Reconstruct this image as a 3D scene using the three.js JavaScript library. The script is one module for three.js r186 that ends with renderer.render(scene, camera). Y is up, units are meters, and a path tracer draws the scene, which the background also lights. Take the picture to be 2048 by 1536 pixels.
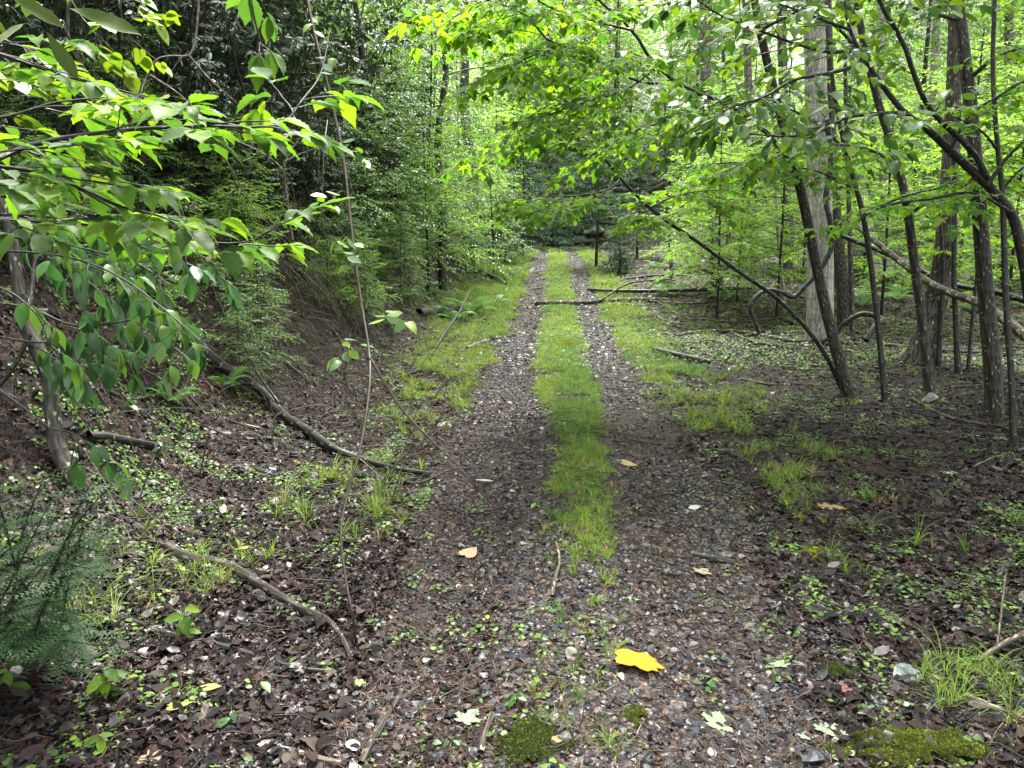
import * as THREE from 'three';

// ---------------------------------------------------------------- camera, sky, sun, exposure
const V = (x, y, z) => new THREE.Vector3(x, y, z);
const IW = 2048, IH = 1536, FOCAL = 1540, HORIZON = 460;
const PITCH = Math.atan((IH / 2 - HORIZON) / FOCAL);
const EYE = V(0, 1.65, 0), FWD = V(0, -Math.sin(PITCH), -Math.cos(PITCH)), UPV = V(0, Math.cos(PITCH), -Math.sin(PITCH));
const camera = new THREE.PerspectiveCamera(2 * Math.atan(IH / 2 / FOCAL) * 180 / Math.PI, 4 / 3, 0.05, 600);
camera.position.copy(EYE);
camera.rotation.x = -PITCH;
const scene = new THREE.Scene();
const renderer = new THREE.WebGLRenderer({ antialias: true });
renderer.setSize(1024, 768);
renderer.toneMapping = THREE.LinearToneMapping;
renderer.toneMappingExposure = 28;
renderer.shadowMap.enabled = true;
{ // an overcast sky, brighter overhead
  const w = 128, h = 64, a = new Float32Array(w * h * 4);
  for (let y = 0; y < h; y++) for (let x = 0; x < w; x++) {
    const el = Math.max(-0.2, Math.sin(((y + 0.5) / h - 0.5) * Math.PI)), L = el < 0 ? 0.03 : 0.075 + 0.33 * el, i = (y * w + x) * 4;
    a[i] = L * 0.97; a[i + 1] = L * 1.0; a[i + 2] = L * 1.05; a[i + 3] = 1;
  }
  const t = new THREE.DataTexture(a, w, h, THREE.RGBAFormat, THREE.FloatType);
  t.mapping = THREE.EquirectangularReflectionMapping; t.magFilter = THREE.LinearFilter; t.wrapS = THREE.RepeatWrapping; t.needsUpdate = true;
  scene.background = t; scene.environment = t;
}
const sun = new THREE.DirectionalLight(new THREE.Color(1, 0.96, 0.88), 0.75);
sun.position.set(5, 60, -42); sun.target.position.set(1, 0, -8);
sun.castShadow = true; sun.shadow.radius = 40; sun.shadow.mapSize.set(2048, 2048);
Object.assign(sun.shadow.camera, { left: -40, right: 40, top: 40, bottom: -40, near: 1, far: 160 });
scene.add(sun, sun.target);

// ---------------------------------------------------------------- small tools
let seed = 7;
const reseed = (n) => { seed = n; };
const rnd = () => { seed = (seed + 0x6d2b79f5) | 0; let t = Math.imul(seed ^ (seed >>> 15), 1 | seed); t = (t + Math.imul(t ^ (t >>> 7), 61 | t)) ^ t; return ((t ^ (t >>> 14)) >>> 0) / 4294967296; };
const rr = (a, b) => a + (b - a) * rnd(), sgn = () => (rnd() < 0.5 ? -1 : 1), pick = (a) => a[Math.floor(rnd() * a.length)];
const gauss = () => (rnd() + rnd() + rnd() + rnd() - 2) * 1.0;
const clamp = (x, a = 0, b = 1) => Math.min(b, Math.max(a, x)), lerp = (a, b, t) => a + (b - a) * t;
const sstep = (a, b, x) => { const t = clamp((x - a) / (b - a)); return t * t * (3 - 2 * t); };
const hash2 = (x, y, k = 0) => { let h = Math.imul(x | 0, 374761393) ^ Math.imul(y | 0, 668265263) ^ Math.imul(k, 974634777); h = Math.imul(h ^ (h >>> 13), 1274126177); return ((h ^ (h >>> 16)) >>> 0) / 4294967296; };
function vnoise(x, y, per = 0, k = 0) {
  const xi = Math.floor(x), yi = Math.floor(y), fx = x - xi, fy = y - yi, u = fx * fx * (3 - 2 * fx), v = fy * fy * (3 - 2 * fy);
  const w = (a) => per ? ((a % per) + per) % per : a, h = (a, b) => hash2(w(a), w(b), k);
  return lerp(lerp(h(xi, yi), h(xi + 1, yi), u), lerp(h(xi, yi + 1), h(xi + 1, yi + 1), u), v) * 2 - 1;
}
const fbm = (x, y, n = 4, per = 0, k = 0) => { let s = 0, a = 0.5, f = 1; for (let i = 0; i < n; i++) { s += a * vnoise(x * f, y * f, per * f, k + i); a /= 2; f *= 2; } return s; };
const rgb = (r, g, b) => new THREE.Color().setRGB(r, g, b);

// names, labels
const used = new Map();
function numbered(name) { const n = used.get(name) ?? 0; used.set(name, n + 1); return n ? `${name}_${String(n).padStart(3, '0')}` : name; }
function tag(o, label, category, group, kind) {
  if (label) o.userData.label = label;
  if (category) o.userData.category = category;
  if (group) o.userData.group = group;
  if (kind) o.userData.kind = kind;
  return o;
}
function thing(name, label, category, pos, group) { const o = new THREE.Group(); o.name = numbered(name); o.position.copy(pos); scene.add(o); return tag(o, label, category, group); }
function cloneOf(root, label, group) { const r = root.clone(); r.name = numbered(root.name.replace(/_\d{3,}$/, '')); r.userData = { ...root.userData }; scene.add(r); if (label) r.userData.label = label; if (group) r.userData.group = group; return r; }
const shade = (o) => { o.castShadow = o.receiveShadow = true; return o; };
function mesh(name, geo, mat, parent, kind) { const m = shade(new THREE.Mesh(geo, mat)); m.name = parent && parent !== scene ? name : numbered(name); (parent ?? scene).add(m); if (kind) m.userData.kind = kind; return m; }

// ---------------------------------------------------------------- the lie of the land (y up, the camera looks along -z, d = -z)
const roadX = (d) => 0.1 + 0.056 * d + 0.08 * Math.exp(-(((d - 4.6) / 2.2) ** 2)) - (d > 33 ? 0.012 * (d - 33) ** 2 * (d < 60 ? 1 : 0) + (d >= 60 ? 8.75 + 0.65 * (d - 60) : 0) : 0);
const stripHalf = (d) => clamp(0.14 + 0.024 * (d - 4.5), 0.1, 0.3);
const footL = (d) => 2.3 + 0.35 * vnoise(d * 0.35, 3.1) + Math.max(0, 4.2 - d) * 0.45;
function height(x, z) {
  const d = -z, s = x - roadX(d);
  let h = 0.72 * sstep(13, 33, d) + 0.13 * Math.max(0, d - 48) * sstep(40, 60, d);
  const w = -s - footL(d);
  const steep = lerp(1.2, 0.5, sstep(15, 28, d)), top = 2.2;
  const ww = 0.5 * (w + Math.sqrt(w * w + 0.16));
  h += ww < top ? steep * ww : steep * top + 0.3 * (ww - top) ;
  if (w > 0) h += 0.16 * fbm(x * 0.9 + 5, z * 0.9, 3) * sstep(0, 1.5, w) * (d < 30 ? 1 : 0.5);
  const R = s - 4;
  if (R > 0) h += -0.1 * sstep(0, 4, R) + 0.25 * Math.max(0, s - 13) * sstep(10, 20, s) + 0.24 * Math.max(0, d - 26) * sstep(3, 9, s);
  const off = sstep(0.9, 2.2, Math.abs(s));
  h += 0.1 * off * fbm(x * 0.55, z * 0.55 + 9, 3) + (0.012 + 0.02 * off) * fbm(x * 2.7, z * 2.7, 3);
  if (d < 40) {
    const rut = Math.exp(-(((Math.abs(s) - 0.6) / 0.2) ** 2)), mid = Math.exp(-((s / 0.25) ** 2));
    h += -0.035 * rut + 0.025 * mid + 0.008 * fbm(x * 9, z * 9, 2) * (d < 14 ? 1 : 0);
  }
  return h;
}
const gy = (x, z) => V(x, height(x, z), z);
function normalAt(x, z, e = 0.06) { return V(height(x - e, z) - height(x + e, z), 2 * e, height(x, z - e) - height(x, z + e)).normalize(); }
// a point of the photograph at a depth along the view, and the ground that it shows
const rayTo = (u, v) => V((u - IW / 2) / FOCAL, 0, 0).addScaledVector(UPV, (IH / 2 - v) / FOCAL).add(FWD);
const P = (u, v, depth) => EYE.clone().addScaledVector(rayTo(u, v), depth);
function G(u, v) {
  const r = rayTo(u, v); let t = 1.2, p = EYE;
  for (; t < 140; t *= 1.006) { p = EYE.clone().addScaledVector(r, t); if (p.y < height(p.x, p.z)) break; }
  return gy(p.x, p.z);
}
const depthOf = (p) => p.clone().sub(EYE).dot(FWD);
function pixel(p) { const q = p.clone().sub(EYE), z = q.dot(FWD); return [IW / 2 + q.x / z * FOCAL, IH / 2 - q.dot(UPV) / z * FOCAL, z]; }

// ---------------------------------------------------------------- triangles in bulk
class Soup {
  constructor() { this.n = 0; this.k = 0; this.p = new Float32Array(3072); this.nn = new Float32Array(3072); this.u = new Float32Array(2048); this.c = new Float32Array(3072); this.i = new Uint32Array(6144); }
  room(v, t) {
    const grow = (a, need) => { if (a.length >= need) return a; const b = new a.constructor(Math.max(need, a.length * 2)); b.set(a); return b; };
    this.p = grow(this.p, (this.n + v) * 3); this.nn = grow(this.nn, (this.n + v) * 3); this.c = grow(this.c, (this.n + v) * 3); this.u = grow(this.u, (this.n + v) * 2); this.i = grow(this.i, this.k + t);
  }
  add(t, m, col) { // template, Matrix4, [r,g,b]
    const e = m.elements, nv = t.p.length / 3, b = this.n; this.room(nv, t.i.length);
    const s = 1 / Math.hypot(e[0], e[1], e[2]);
    for (let j = 0; j < nv; j++) {
      const x = t.p[j * 3], y = t.p[j * 3 + 1], z = t.p[j * 3 + 2], o = (b + j) * 3;
      this.p[o] = e[0] * x + e[4] * y + e[8] * z + e[12]; this.p[o + 1] = e[1] * x + e[5] * y + e[9] * z + e[13]; this.p[o + 2] = e[2] * x + e[6] * y + e[10] * z + e[14];
      const a = t.n[j * 3], bb = t.n[j * 3 + 1], cc = t.n[j * 3 + 2];
      this.nn[o] = (e[0] * a + e[4] * bb + e[8] * cc) * s; this.nn[o + 1] = (e[1] * a + e[5] * bb + e[9] * cc) * s; this.nn[o + 2] = (e[2] * a + e[6] * bb + e[10] * cc) * s;
      this.u[(b + j) * 2] = t.u[j * 2]; this.u[(b + j) * 2 + 1] = t.u[j * 2 + 1];
      this.c[o] = col[0]; this.c[o + 1] = col[1]; this.c[o + 2] = col[2];
    }
    for (let j = 0; j < t.i.length; j++) this.i[this.k + j] = t.i[j] + b;
    this.n += nv; this.k += t.i.length;
  }
  vert(p, n, u, v, c) {
    this.room(1, 0); const o = this.n * 3;
    this.p[o] = p.x; this.p[o + 1] = p.y; this.p[o + 2] = p.z; this.nn[o] = n.x; this.nn[o + 1] = n.y; this.nn[o + 2] = n.z;
    this.u[this.n * 2] = u; this.u[this.n * 2 + 1] = v; this.c[o] = c[0]; this.c[o + 1] = c[1]; this.c[o + 2] = c[2];
    return this.n++;
  }
  tri(a, b, c) { this.room(0, 3); this.i[this.k++] = a; this.i[this.k++] = b; this.i[this.k++] = c; }
  geo(off) {
    const g = new THREE.BufferGeometry(), p = this.p.slice(0, this.n * 3);
    if (off) for (let j = 0; j < this.n; j++) { p[j * 3] -= off.x; p[j * 3 + 1] -= off.y; p[j * 3 + 2] -= off.z; }
    g.setAttribute('position', new THREE.BufferAttribute(p, 3));
    g.setAttribute('normal', new THREE.BufferAttribute(this.nn.slice(0, this.n * 3), 3));
    g.setAttribute('uv', new THREE.BufferAttribute(this.u.slice(0, this.n * 2), 2));
    g.setAttribute('color', new THREE.BufferAttribute(this.c.slice(0, this.n * 3), 3));
    g.setIndex(new THREE.BufferAttribute(this.i.slice(0, this.k), 1));
    return g;
  }
  build(name, mat, parent, off, kind) { return this.k ? mesh(name, this.geo(off), mat, parent, kind) : null; }
}
function template(pos, idx, uv) { // flat lists -> {p, n, u, i}
  const g = new THREE.BufferGeometry();
  g.setAttribute('position', new THREE.Float32BufferAttribute(pos, 3)); g.setIndex(idx); g.computeVertexNormals();
  return { p: g.attributes.position.array, n: g.attributes.normal.array, u: Float32Array.from(uv ?? new Array(pos.length / 3 * 2).fill(0.5)), i: Uint32Array.from(idx) };
}
function asGeo(t) {
  const g = new THREE.BufferGeometry();
  g.setAttribute('position', new THREE.BufferAttribute(t.p, 3)); g.setAttribute('normal', new THREE.BufferAttribute(t.n, 3)); g.setAttribute('uv', new THREE.BufferAttribute(t.u, 2)); g.setIndex(new THREE.BufferAttribute(t.i, 1));
  return g;
}
function asTemplate(s) { return { p: s.p.slice(0, s.n * 3), n: s.nn.slice(0, s.n * 3), u: s.u.slice(0, s.n * 2), i: s.i.slice(0, s.k) }; }
// a frame: z along dir, y near up
const _x = V(), _y = V(), _z = V();
function frame(pos, dir, up, sc, into = new THREE.Matrix4()) {
  _z.copy(dir).normalize(); _x.crossVectors(up, _z); if (_x.lengthSq() < 1e-6) _x.set(1, 0, 0).cross(_z); _x.normalize(); _y.crossVectors(_z, _x);
  return into.set(_x.x * sc, _y.x * sc, _z.x * sc, pos.x, _x.y * sc, _y.y * sc, _z.y * sc, pos.y, _x.z * sc, _y.z * sc, _z.z * sc, pos.z, 0, 0, 0, 1);
}
// patchy bark: wetter, drier and algae-grown areas
function mott(col, j, len, ph, o) { if (o.mott === 0) return col; const n = vnoise(j * 0.9 + ph, len * 2.2 + ph), m = vnoise(j * 2.3 + ph, len * 9 + ph), k = 1 + 0.28 * n + 0.2 * m, g = 1 + 0.1 * Math.max(0, m); return [col[0] * k, col[1] * k * g, col[2] * k]; }
function smooth(pts, n) { const c = new THREE.CatmullRomCurve3(pts, false, 'centripetal'); return Array.from({ length: n + 1 }, (_, i) => c.getPoint(i / n)); }
// a tapered, uneven tube along pts; radius(t) in metres
const WHITE = [1, 1, 1];
function tube(s, pts, radius, sides = 6, o = {}) {
  const n = pts.length, rings = []; let nx = V(), len = 0, prev = V();
  const t0 = pts[1].clone().sub(pts[0]).normalize(); nx.set(0.31, 0.1, 0.95).cross(t0).normalize();
  const U = Math.max(1, Math.round(radius(0) * 2 * Math.PI / 0.25)), ph = rnd() * 50, wob = o.wob ?? 0.06, col = o.col ?? WHITE;
  for (let i = 0; i < n; i++) {
    const t = (i < n - 1 ? pts[i + 1].clone() : pts[i].clone()).sub(i ? pts[i - 1] : pts[i]).normalize();
    nx.addScaledVector(t, -nx.dot(t)).normalize(); const ny = t.clone().cross(nx);
    if (i) len += pts[i].distanceTo(prev); prev.copy(pts[i]);
    const f = i / (n - 1), R = radius(f), row = [];
    for (let j = 0; j <= sides; j++) {
      const a = j / sides * Math.PI * 2, jj = j % sides;
      let r = R * (1 + wob * vnoise(jj * 1.7 + ph, len * (o.freq ?? 5) + ph));
      if (o.flare) { const hgt = len; r *= 1 + o.flare * Math.exp(-hgt / (o.flareH ?? 0.14)) * (0.45 + 0.55 * Math.cos(a * (o.roots ?? 4) + ph) + 0.3 * vnoise(jj, ph)); }
      const nrm = nx.clone().multiplyScalar(Math.cos(a)).addScaledVector(ny, Math.sin(a));
      row.push(s.vert(pts[i].clone().addScaledVector(nrm, Math.max(r, 0.0006)), nrm, j / sides * U, len / 0.3, mott(col, jj, len, ph, o)));
    }
    rings.push(row);
  }
  for (let i = 0; i < n - 1; i++) for (let j = 0; j < sides; j++) { const a = rings[i][j], b = rings[i][j + 1], c = rings[i + 1][j], d = rings[i + 1][j + 1]; s.tri(a, b, d); s.tri(a, d, c); }
  if (o.cap) for (const [ring, p, dir] of [[rings[0], pts[0], t0.clone().negate()], [rings[n - 1], pts[n - 1], t0]]) {
    const c = s.vert(p.clone().addScaledVector(dir, radius(0) * 0.15), dir, 0.5, 0.5, col); for (let j = 0; j < sides; j++) s.tri(c, ring[j], ring[j + 1]);
  }
}

// ---------------------------------------------------------------- textures
function dataTex(w, h, fn, srgb) {
  const a = new Uint8Array(w * h * 4);
  for (let y = 0; y < h; y++) for (let x = 0; x < w; x++) { const c = fn(x / w, y / h, x, y), i = (y * w + x) * 4; for (let k = 0; k < 3; k++) a[i + k] = clamp(c[k]) * 255; a[i + 3] = 255; }
  const t = new THREE.DataTexture(a, w, h); t.wrapS = t.wrapT = THREE.RepeatWrapping; t.magFilter = THREE.LinearFilter; t.minFilter = THREE.LinearMipmapLinearFilter; t.generateMipmaps = true;
  if (srgb) t.colorSpace = THREE.SRGBColorSpace; t.needsUpdate = true; return t;
}
function canvasTex(c, srgb) { const t = new THREE.CanvasTexture(c); t.wrapS = t.wrapT = THREE.RepeatWrapping; if (srgb) t.colorSpace = THREE.SRGBColorSpace; return t; }
function barkTex(dark, light, lichen, lichenAmount, ridge, k) { // ridge: 0 smooth beech .. 1 furrowed
  const mapFn = (u, v) => {
    const streak = fbm(u * 16, v * 3, 4, 0, k), f = 0.5 + 0.5 * (ridge * vnoise(u * 24, v * 5, 0, k + 3) * 0.9 + streak * 1.1);
    const per = (a) => a; const c = [0, 1, 2].map((q) => lerp(dark[q], light[q], clamp(0.5 + (f - 0.5) * 1.5)));
    const p = fbmT(u, v, 6, k + 7), q = fbmT(u, v, 14, k + 11), l = sstep(1 - lichenAmount, 1.12 - lichenAmount, 0.5 + 0.6 * p + 0.35 * q);
    const cr = Math.pow(Math.abs(fbmT(u, v, 3, k + 15)), 0.5); const d = 0.75 + 0.25 * Math.min(1, cr * 2);
    return c.map((x, i) => lerp(x * d, lichen[i], l));
  };
  return { map: dataTex(256, 256, (u, v) => mapFn(u, v), true), bump: dataTex(256, 256, (u, v) => { const b = 0.5 + 0.35 * ridge * fbmT2(u, v, 16, 4, k + 3) + 0.25 * fbmT(u, v, 10, k + 11); return [b, b, b]; }) };
}
function fbmT(u, v, f, k) { return fbm(u * f, v * f, 4, f, k) * 1.3; }
function fbmT2(u, v, fu, fv, k) { let s = 0, a = 0.6; for (let i = 0; i < 3; i++) { const pu = fu << i, pv = fv << i, x = u * pu, y = v * pv; const xi = Math.floor(x), yi = Math.floor(y), fx = x - xi, fy = y - yi; const h = (p, q) => hash2(p % pu, q % pv, k + i); s += a * (lerp(lerp(h(xi, yi), h(xi + 1, yi), fx), lerp(h(xi, yi + 1), h(xi + 1, yi + 1), fx), fy) * 2 - 1); a /= 2; } return s; }
function barkMat(name, tx, rough = 0.75, bump = 0.006, coat = 0) {
  const m = new THREE.MeshPhysicalMaterial({ map: tx.map, bumpMap: tx.bump, bumpScale: bump, roughness: rough, specularIntensity: 0.3, clearcoat: coat * 0.5, clearcoatRoughness: 0.35, vertexColors: true }); m.name = name; return m;
}

// ---------------------------------------------------------------- leaf shapes: base at the origin, tip along +z, upper face +y, length 1
function ovate(n, W, o = {}) {
  const { fold = 0.25, droop = 0.2, serr = 0, p = 0.85, tip = 0.25, wave = 0, curl = 0 } = o, pos = [], uv = [], idx = [];
  for (let i = 0; i <= n; i++) {
    const t = i / n, taper = t > 1 - tip ? 0.55 + 0.45 * (1 - t) / tip : 1;
    let w = W / 2 * Math.pow(Math.sin(Math.PI * Math.pow(t, p)), 0.8) * taper;
    if (serr && i > 0 && i < n) w *= i % 2 ? 1 + serr : 1 - serr;
    if (i === 0 || i === n) w = 0.004;
    const y = -droop * t * t + wave * Math.sin(t * 9), zz = t - 0.25 * droop * t * t;
    const yl = y + fold * w + wave * Math.sin(t * 14 + 1) - curl * w * w * 4, yr = y + fold * w + wave * Math.sin(t * 12 + 4) - curl * w * w * 4;
    pos.push(-w, yl, zz - (serr && i % 2 ? -0.25 / n : 0), 0, y, zz, w, yr, zz - (serr && i % 2 ? -0.25 / n : 0));
    uv.push(0.5 - w / W, t, 0.5, t, 0.5 + w / W, t);
  }
  for (let i = 0; i < n; i++) { const a = i * 3; idx.push(a, a + 3, a + 4, a, a + 4, a + 1, a + 1, a + 4, a + 5, a + 1, a + 5, a + 2); }
  return template(pos, idx.flatMap((_, k) => k % 3 ? [] : [idx[k], idx[k + 1], idx[k + 2]]), uv);
}
// a leaf from half an outline (x >= 0, base to tip), fanned about a centre
function outline(half, o = {}) {
  const { cz = 0.32, droop = 0.2, fold = 0.12, wave = 0.03, rand = 0, k = 1 } = o;
  const full = [...half, ...half.slice(1, -1).reverse().map(([x, z]) => [-x, z])], pos = [0, 0.02, cz], uv = [0.5, cz], idx = [];
  full.forEach(([x, z], j) => {
    const jx = rand * (hash2(j, k) - 0.5), jz = rand * (hash2(j, k + 9) - 0.5); x += jx; z += jz;
    const y = -droop * (x * x * 1.2 + (z - 0.1) * Math.abs(z - 0.1)) + fold * Math.abs(x) + wave * (hash2(j, k + 5) * 2 - 1);
    pos.push(x, y, z); uv.push(0.5 + x, z);
  });
  for (let j = 0; j < full.length; j++) idx.push(0, 1 + (j + 1) % full.length, 1 + j);
  const t = template(pos, idx, uv);
  if (t.n[1] < 0) { for (let j = 0; j < t.i.length; j += 3) { const q = t.i[j + 1]; t.i[j + 1] = t.i[j + 2]; t.i[j + 2] = q; } return template(Array.from(t.p), Array.from(t.i), uv); }
  return t;
}
const MAPLE = [[0, 0], [0.14, -0.05], [0.33, 0.0], [0.27, 0.1], [0.34, 0.2], [0.53, 0.3], [0.45, 0.42], [0.3, 0.42], [0.2, 0.44], [0.22, 0.62], [0.16, 0.78], [0.06, 0.86], [0, 1]];
const MAPLE_TOOTHED = [[0, 0.02], [0.1, -0.05], [0.24, -0.06], [0.38, 0.0], [0.3, 0.06], [0.25, 0.13], [0.36, 0.16], [0.44, 0.24], [0.57, 0.27], [0.53, 0.36], [0.5, 0.47], [0.38, 0.44], [0.28, 0.45], [0.19, 0.44], [0.2, 0.56], [0.27, 0.66], [0.19, 0.75], [0.12, 0.86], [0.05, 0.88], [0, 1]];
const HEART = [[0, 0.02], [0.12, -0.1], [0.28, -0.11], [0.42, 0.02], [0.46, 0.2], [0.4, 0.42], [0.28, 0.64], [0.13, 0.84], [0, 1]];
const ROUND = [[0, 0.04], [0.2, -0.02], [0.42, 0.12], [0.5, 0.38], [0.42, 0.66], [0.2, 0.86], [0, 0.9]];
const LOBED = [[0, 0], [0.06, 0.1], [0.3, 0.16], [0.12, 0.28], [0.38, 0.42], [0.14, 0.5], [0.32, 0.7], [0.12, 0.76], [0.14, 0.92], [0, 1]];
const T = {
  pinna: template([0, 0, 0, -0.1, 0.01, 0.3, 0, -0.05, 1, 0.1, 0.01, 0.3], [0, 1, 2, 0, 2, 3], [0.5, 0, 0, 0.3, 0.5, 1, 1, 0.3]),
  serrate: [0.12, 0.3, 0.5].map((d, i) => ovate(14, 0.52, { droop: d, fold: 0.25 + i * 0.1, serr: 0.07, tip: 0.3, wave: 0.012 })),
  glossy: [0.2, 0.45, 0.7].map((d) => ovate(8, 0.46, { droop: d, fold: 0.35, tip: 0.35, wave: 0.01, p: 0.95 })),
  broad: [0.15, 0.3, 0.5].map((d, i) => ovate(7, 0.55, { droop: d, fold: 0.2 + 0.1 * i, tip: 0.3, p: 0.9, wave: 0.012 })),
  lance: [0.12, 0.3, 0.5].map((d) => ovate(4, 0.27, { droop: d, fold: 0.3, tip: 0.25, p: 1 })),
  big_lance: [0.1, 0.25].map((d) => ovate(12, 0.3, { droop: d, fold: 0.22, tip: 0.2, p: 1.15, wave: 0.008 })),
  maple: [0.15, 0.35, 0.55].map((d, i) => outline(MAPLE, { droop: d, k: i + 1, fold: 0.12, wave: 0.02 })),
  maple_toothed: [0.1, 0.3].map((d, i) => outline(MAPLE_TOOTHED, { droop: d, k: i + 4, fold: 0.1, wave: 0.03 })),
  heart: [0.15, 0.35].map((d, i) => outline(HEART, { droop: d, k: i + 1, fold: 0.14, wave: 0.01 })),
  round: [0.1, 0.2].map((d, i) => outline(ROUND, { droop: d, k: i + 1, fold: 0.1, wave: 0.01 })),
  dry: [0, 1, 2, 3].map((i) => ovate(4, 0.5, { droop: 0.15 + 0.25 * i, fold: 0.4 - 0.5 * (i % 2), tip: 0.3, wave: 0.1, curl: i > 1 ? 0.5 : 0 })),
  dry_lobed: [0, 1].map((i) => outline(i ? LOBED : MAPLE, { droop: 0.45 + 0.3 * i, k: i + 20, fold: 0.2, wave: 0.1 })),
  far: [ // a leaf of a tree far off: two folded halves
    template([0, 0, 0, -0.26, 0.06, 0.45, 0, -0.06, 1, 0.26, 0.06, 0.45], [0, 1, 2, 0, 2, 3], [0.5, 0, 0, 0.45, 0.5, 1, 1, 0.45]),
    template([0, 0, 0, -0.3, 0.0, 0.5, 0, -0.22, 0.95, 0.3, 0.08, 0.4], [0, 1, 2, 0, 2, 3], [0.5, 0, 0, 0.5, 0.5, 1, 1, 0.4]),
  ],
  far_maple: [
    template([0, 0, 0, -0.45, -0.05, 0.3, -0.15, 0.03, 0.45, 0, -0.12, 1, 0.15, 0.03, 0.45, 0.45, -0.05, 0.3], [0, 1, 2, 0, 2, 3, 0, 3, 4, 0, 4, 5], [0.5, 0, 0.05, 0.3, 0.35, 0.45, 0.5, 1, 0.65, 0.45, 0.95, 0.3]),
  ],
};
// print of the leaf blade: veins and mottling only
function veinTex(kind) {
  const S = 256, c = document.createElement('canvas'); c.width = c.height = S; const g = c.getContext('2d');
  g.fillStyle = 'rgb(226,226,218)'; g.fillRect(0, 0, S, S);
  reseed(kind.length * 77);
  for (let i = 0; i < 500; i++) { g.fillStyle = `rgba(${rnd() < 0.5 ? '170,170,150' : '240,240,225'},0.10)`; g.beginPath(); g.arc(rnd() * S, rnd() * S, 2 + rnd() * 12, 0, 7); g.fill(); }
  for (let i = 0; i < 26; i++) { g.fillStyle = 'rgba(120,100,60,0.5)'; g.beginPath(); g.arc(rnd() * S, rnd() * S, 0.6 + rnd() * 1.8, 0, 7); g.fill(); }
  g.strokeStyle = 'rgba(255,255,240,0.62)'; g.lineWidth = 4; g.beginPath();
  const line = (x0, y0, x1, y1, w) => { g.lineWidth = w; g.beginPath(); g.moveTo(x0 * S, (1 - y0) * S); g.quadraticCurveTo((x0 + x1) / 2 * S, (1 - (y0 * 0.6 + y1 * 0.4)) * S, x1 * S, (1 - y1) * S); g.stroke(); };
  line(0.5, 0, 0.5, 1, 4);
  if (kind === 'pinnate') for (let i = 0; i < 10; i++) for (const s of [-1, 1]) line(0.5, 0.06 + i * 0.085, 0.5 + s * 0.5, 0.2 + i * 0.085, 2.4);
  else if (kind === 'few') for (let i = 0; i < 5; i++) for (const s of [-1, 1]) line(0.5, 0.06 + i * 0.13, 0.5 + s * 0.46, 0.36 + i * 0.13, 2);
  else for (const [x, y] of [[0.85, 0.02], [1.05, 0.3], [0.72, 0.75]]) for (const s of [-1, 1]) line(0.5, 0.03, 0.5 + s * (x - 0.5), y, 3);
  return canvasTex(c, true);
}
const VEIN = { pinnate: veinTex('pinnate'), few: veinTex('few'), palmate: veinTex('palmate') };
function leafMat(name, color, o = {}) {
  const m = new THREE.MeshPhysicalMaterial({ color, map: o.map ?? null, roughness: 1, specularIntensity: 0.25, clearcoat: o.coat ?? 0.6, clearcoatRoughness: o.cr ?? 0.3, transmission: o.trans ?? 0.45, thickness: 0, side: THREE.DoubleSide, vertexColors: !!o.vc, bumpMap: o.bump ?? null, bumpScale: o.bump ? 0.001 : 1 });
  m.name = name; return m;
}
// a species: its shapes, its tints (linear), and the materials for single leaves and for the mass
function species(name, shapes, far, tints, vein, o = {}) {
  return {
    name, shapes: shapes.map((t) => ({ t, g: asGeo(t) })), far, tints,
    singles: tints.map((c, i) => leafMat(`${name} leaf`, rgb(...c), { map: vein, bump: vein, ...o })), mass: leafMat(`${name} foliage`, rgb(1, 1, 1), { map: vein, vc: true, ...o }),
  };
}
const SP = {
  birch: species('birch', T.serrate, T.far, [[0.12, 0.26, 0.01], [0.09, 0.20, 0.012], [0.055, 0.135, 0.014], [0.19, 0.33, 0.01], [0.07, 0.17, 0.014]], VEIN.pinnate, { trans: 0.65, coat: 0.2, cr: 0.35 }),
  spicebush: species('spicebush', T.glossy, T.far, [[0.04, 0.125, 0.026], [0.055, 0.155, 0.028], [0.034, 0.10, 0.026], [0.10, 0.21, 0.02]], VEIN.few, { trans: 0.4, coat: 0.8, cr: 0.3 }),
  catbrier: species('catbrier', T.heart, T.far, [[0.17, 0.30, 0.012], [0.14, 0.27, 0.014], [0.22, 0.32, 0.012]], VEIN.palmate, { trans: 0.5, coat: 0.4, cr: 0.35 }),
  rhododendron: species('rhododendron', T.lance, T.far, [[0.028, 0.06, 0.022], [0.035, 0.075, 0.026], [0.05, 0.095, 0.028]], VEIN.few, { trans: 0.2, coat: 1, cr: 0.22 }),
  big_rhododendron: species('rhododendron', T.big_lance, T.far, [[0.03, 0.048, 0.012], [0.06, 0.10, 0.012], [0.04, 0.06, 0.014]], VEIN.few, { trans: 0.4, coat: 0.12, cr: 0.4 }),
  maple: species('maple', T.maple, T.far_maple, [[0.15, 0.33, 0.014], [0.20, 0.40, 0.014], [0.10, 0.26, 0.016], [0.25, 0.42, 0.012]], VEIN.palmate, { trans: 0.68, coat: 0.12, cr: 0.4 }),
  cherry: species('cherry', T.broad, T.far, [[0.06, 0.15, 0.02], [0.11, 0.22, 0.012], [0.05, 0.12, 0.022], [0.19, 0.31, 0.008]], VEIN.pinnate, { trans: 0.48, coat: 0.7, cr: 0.3 }),
};

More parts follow.
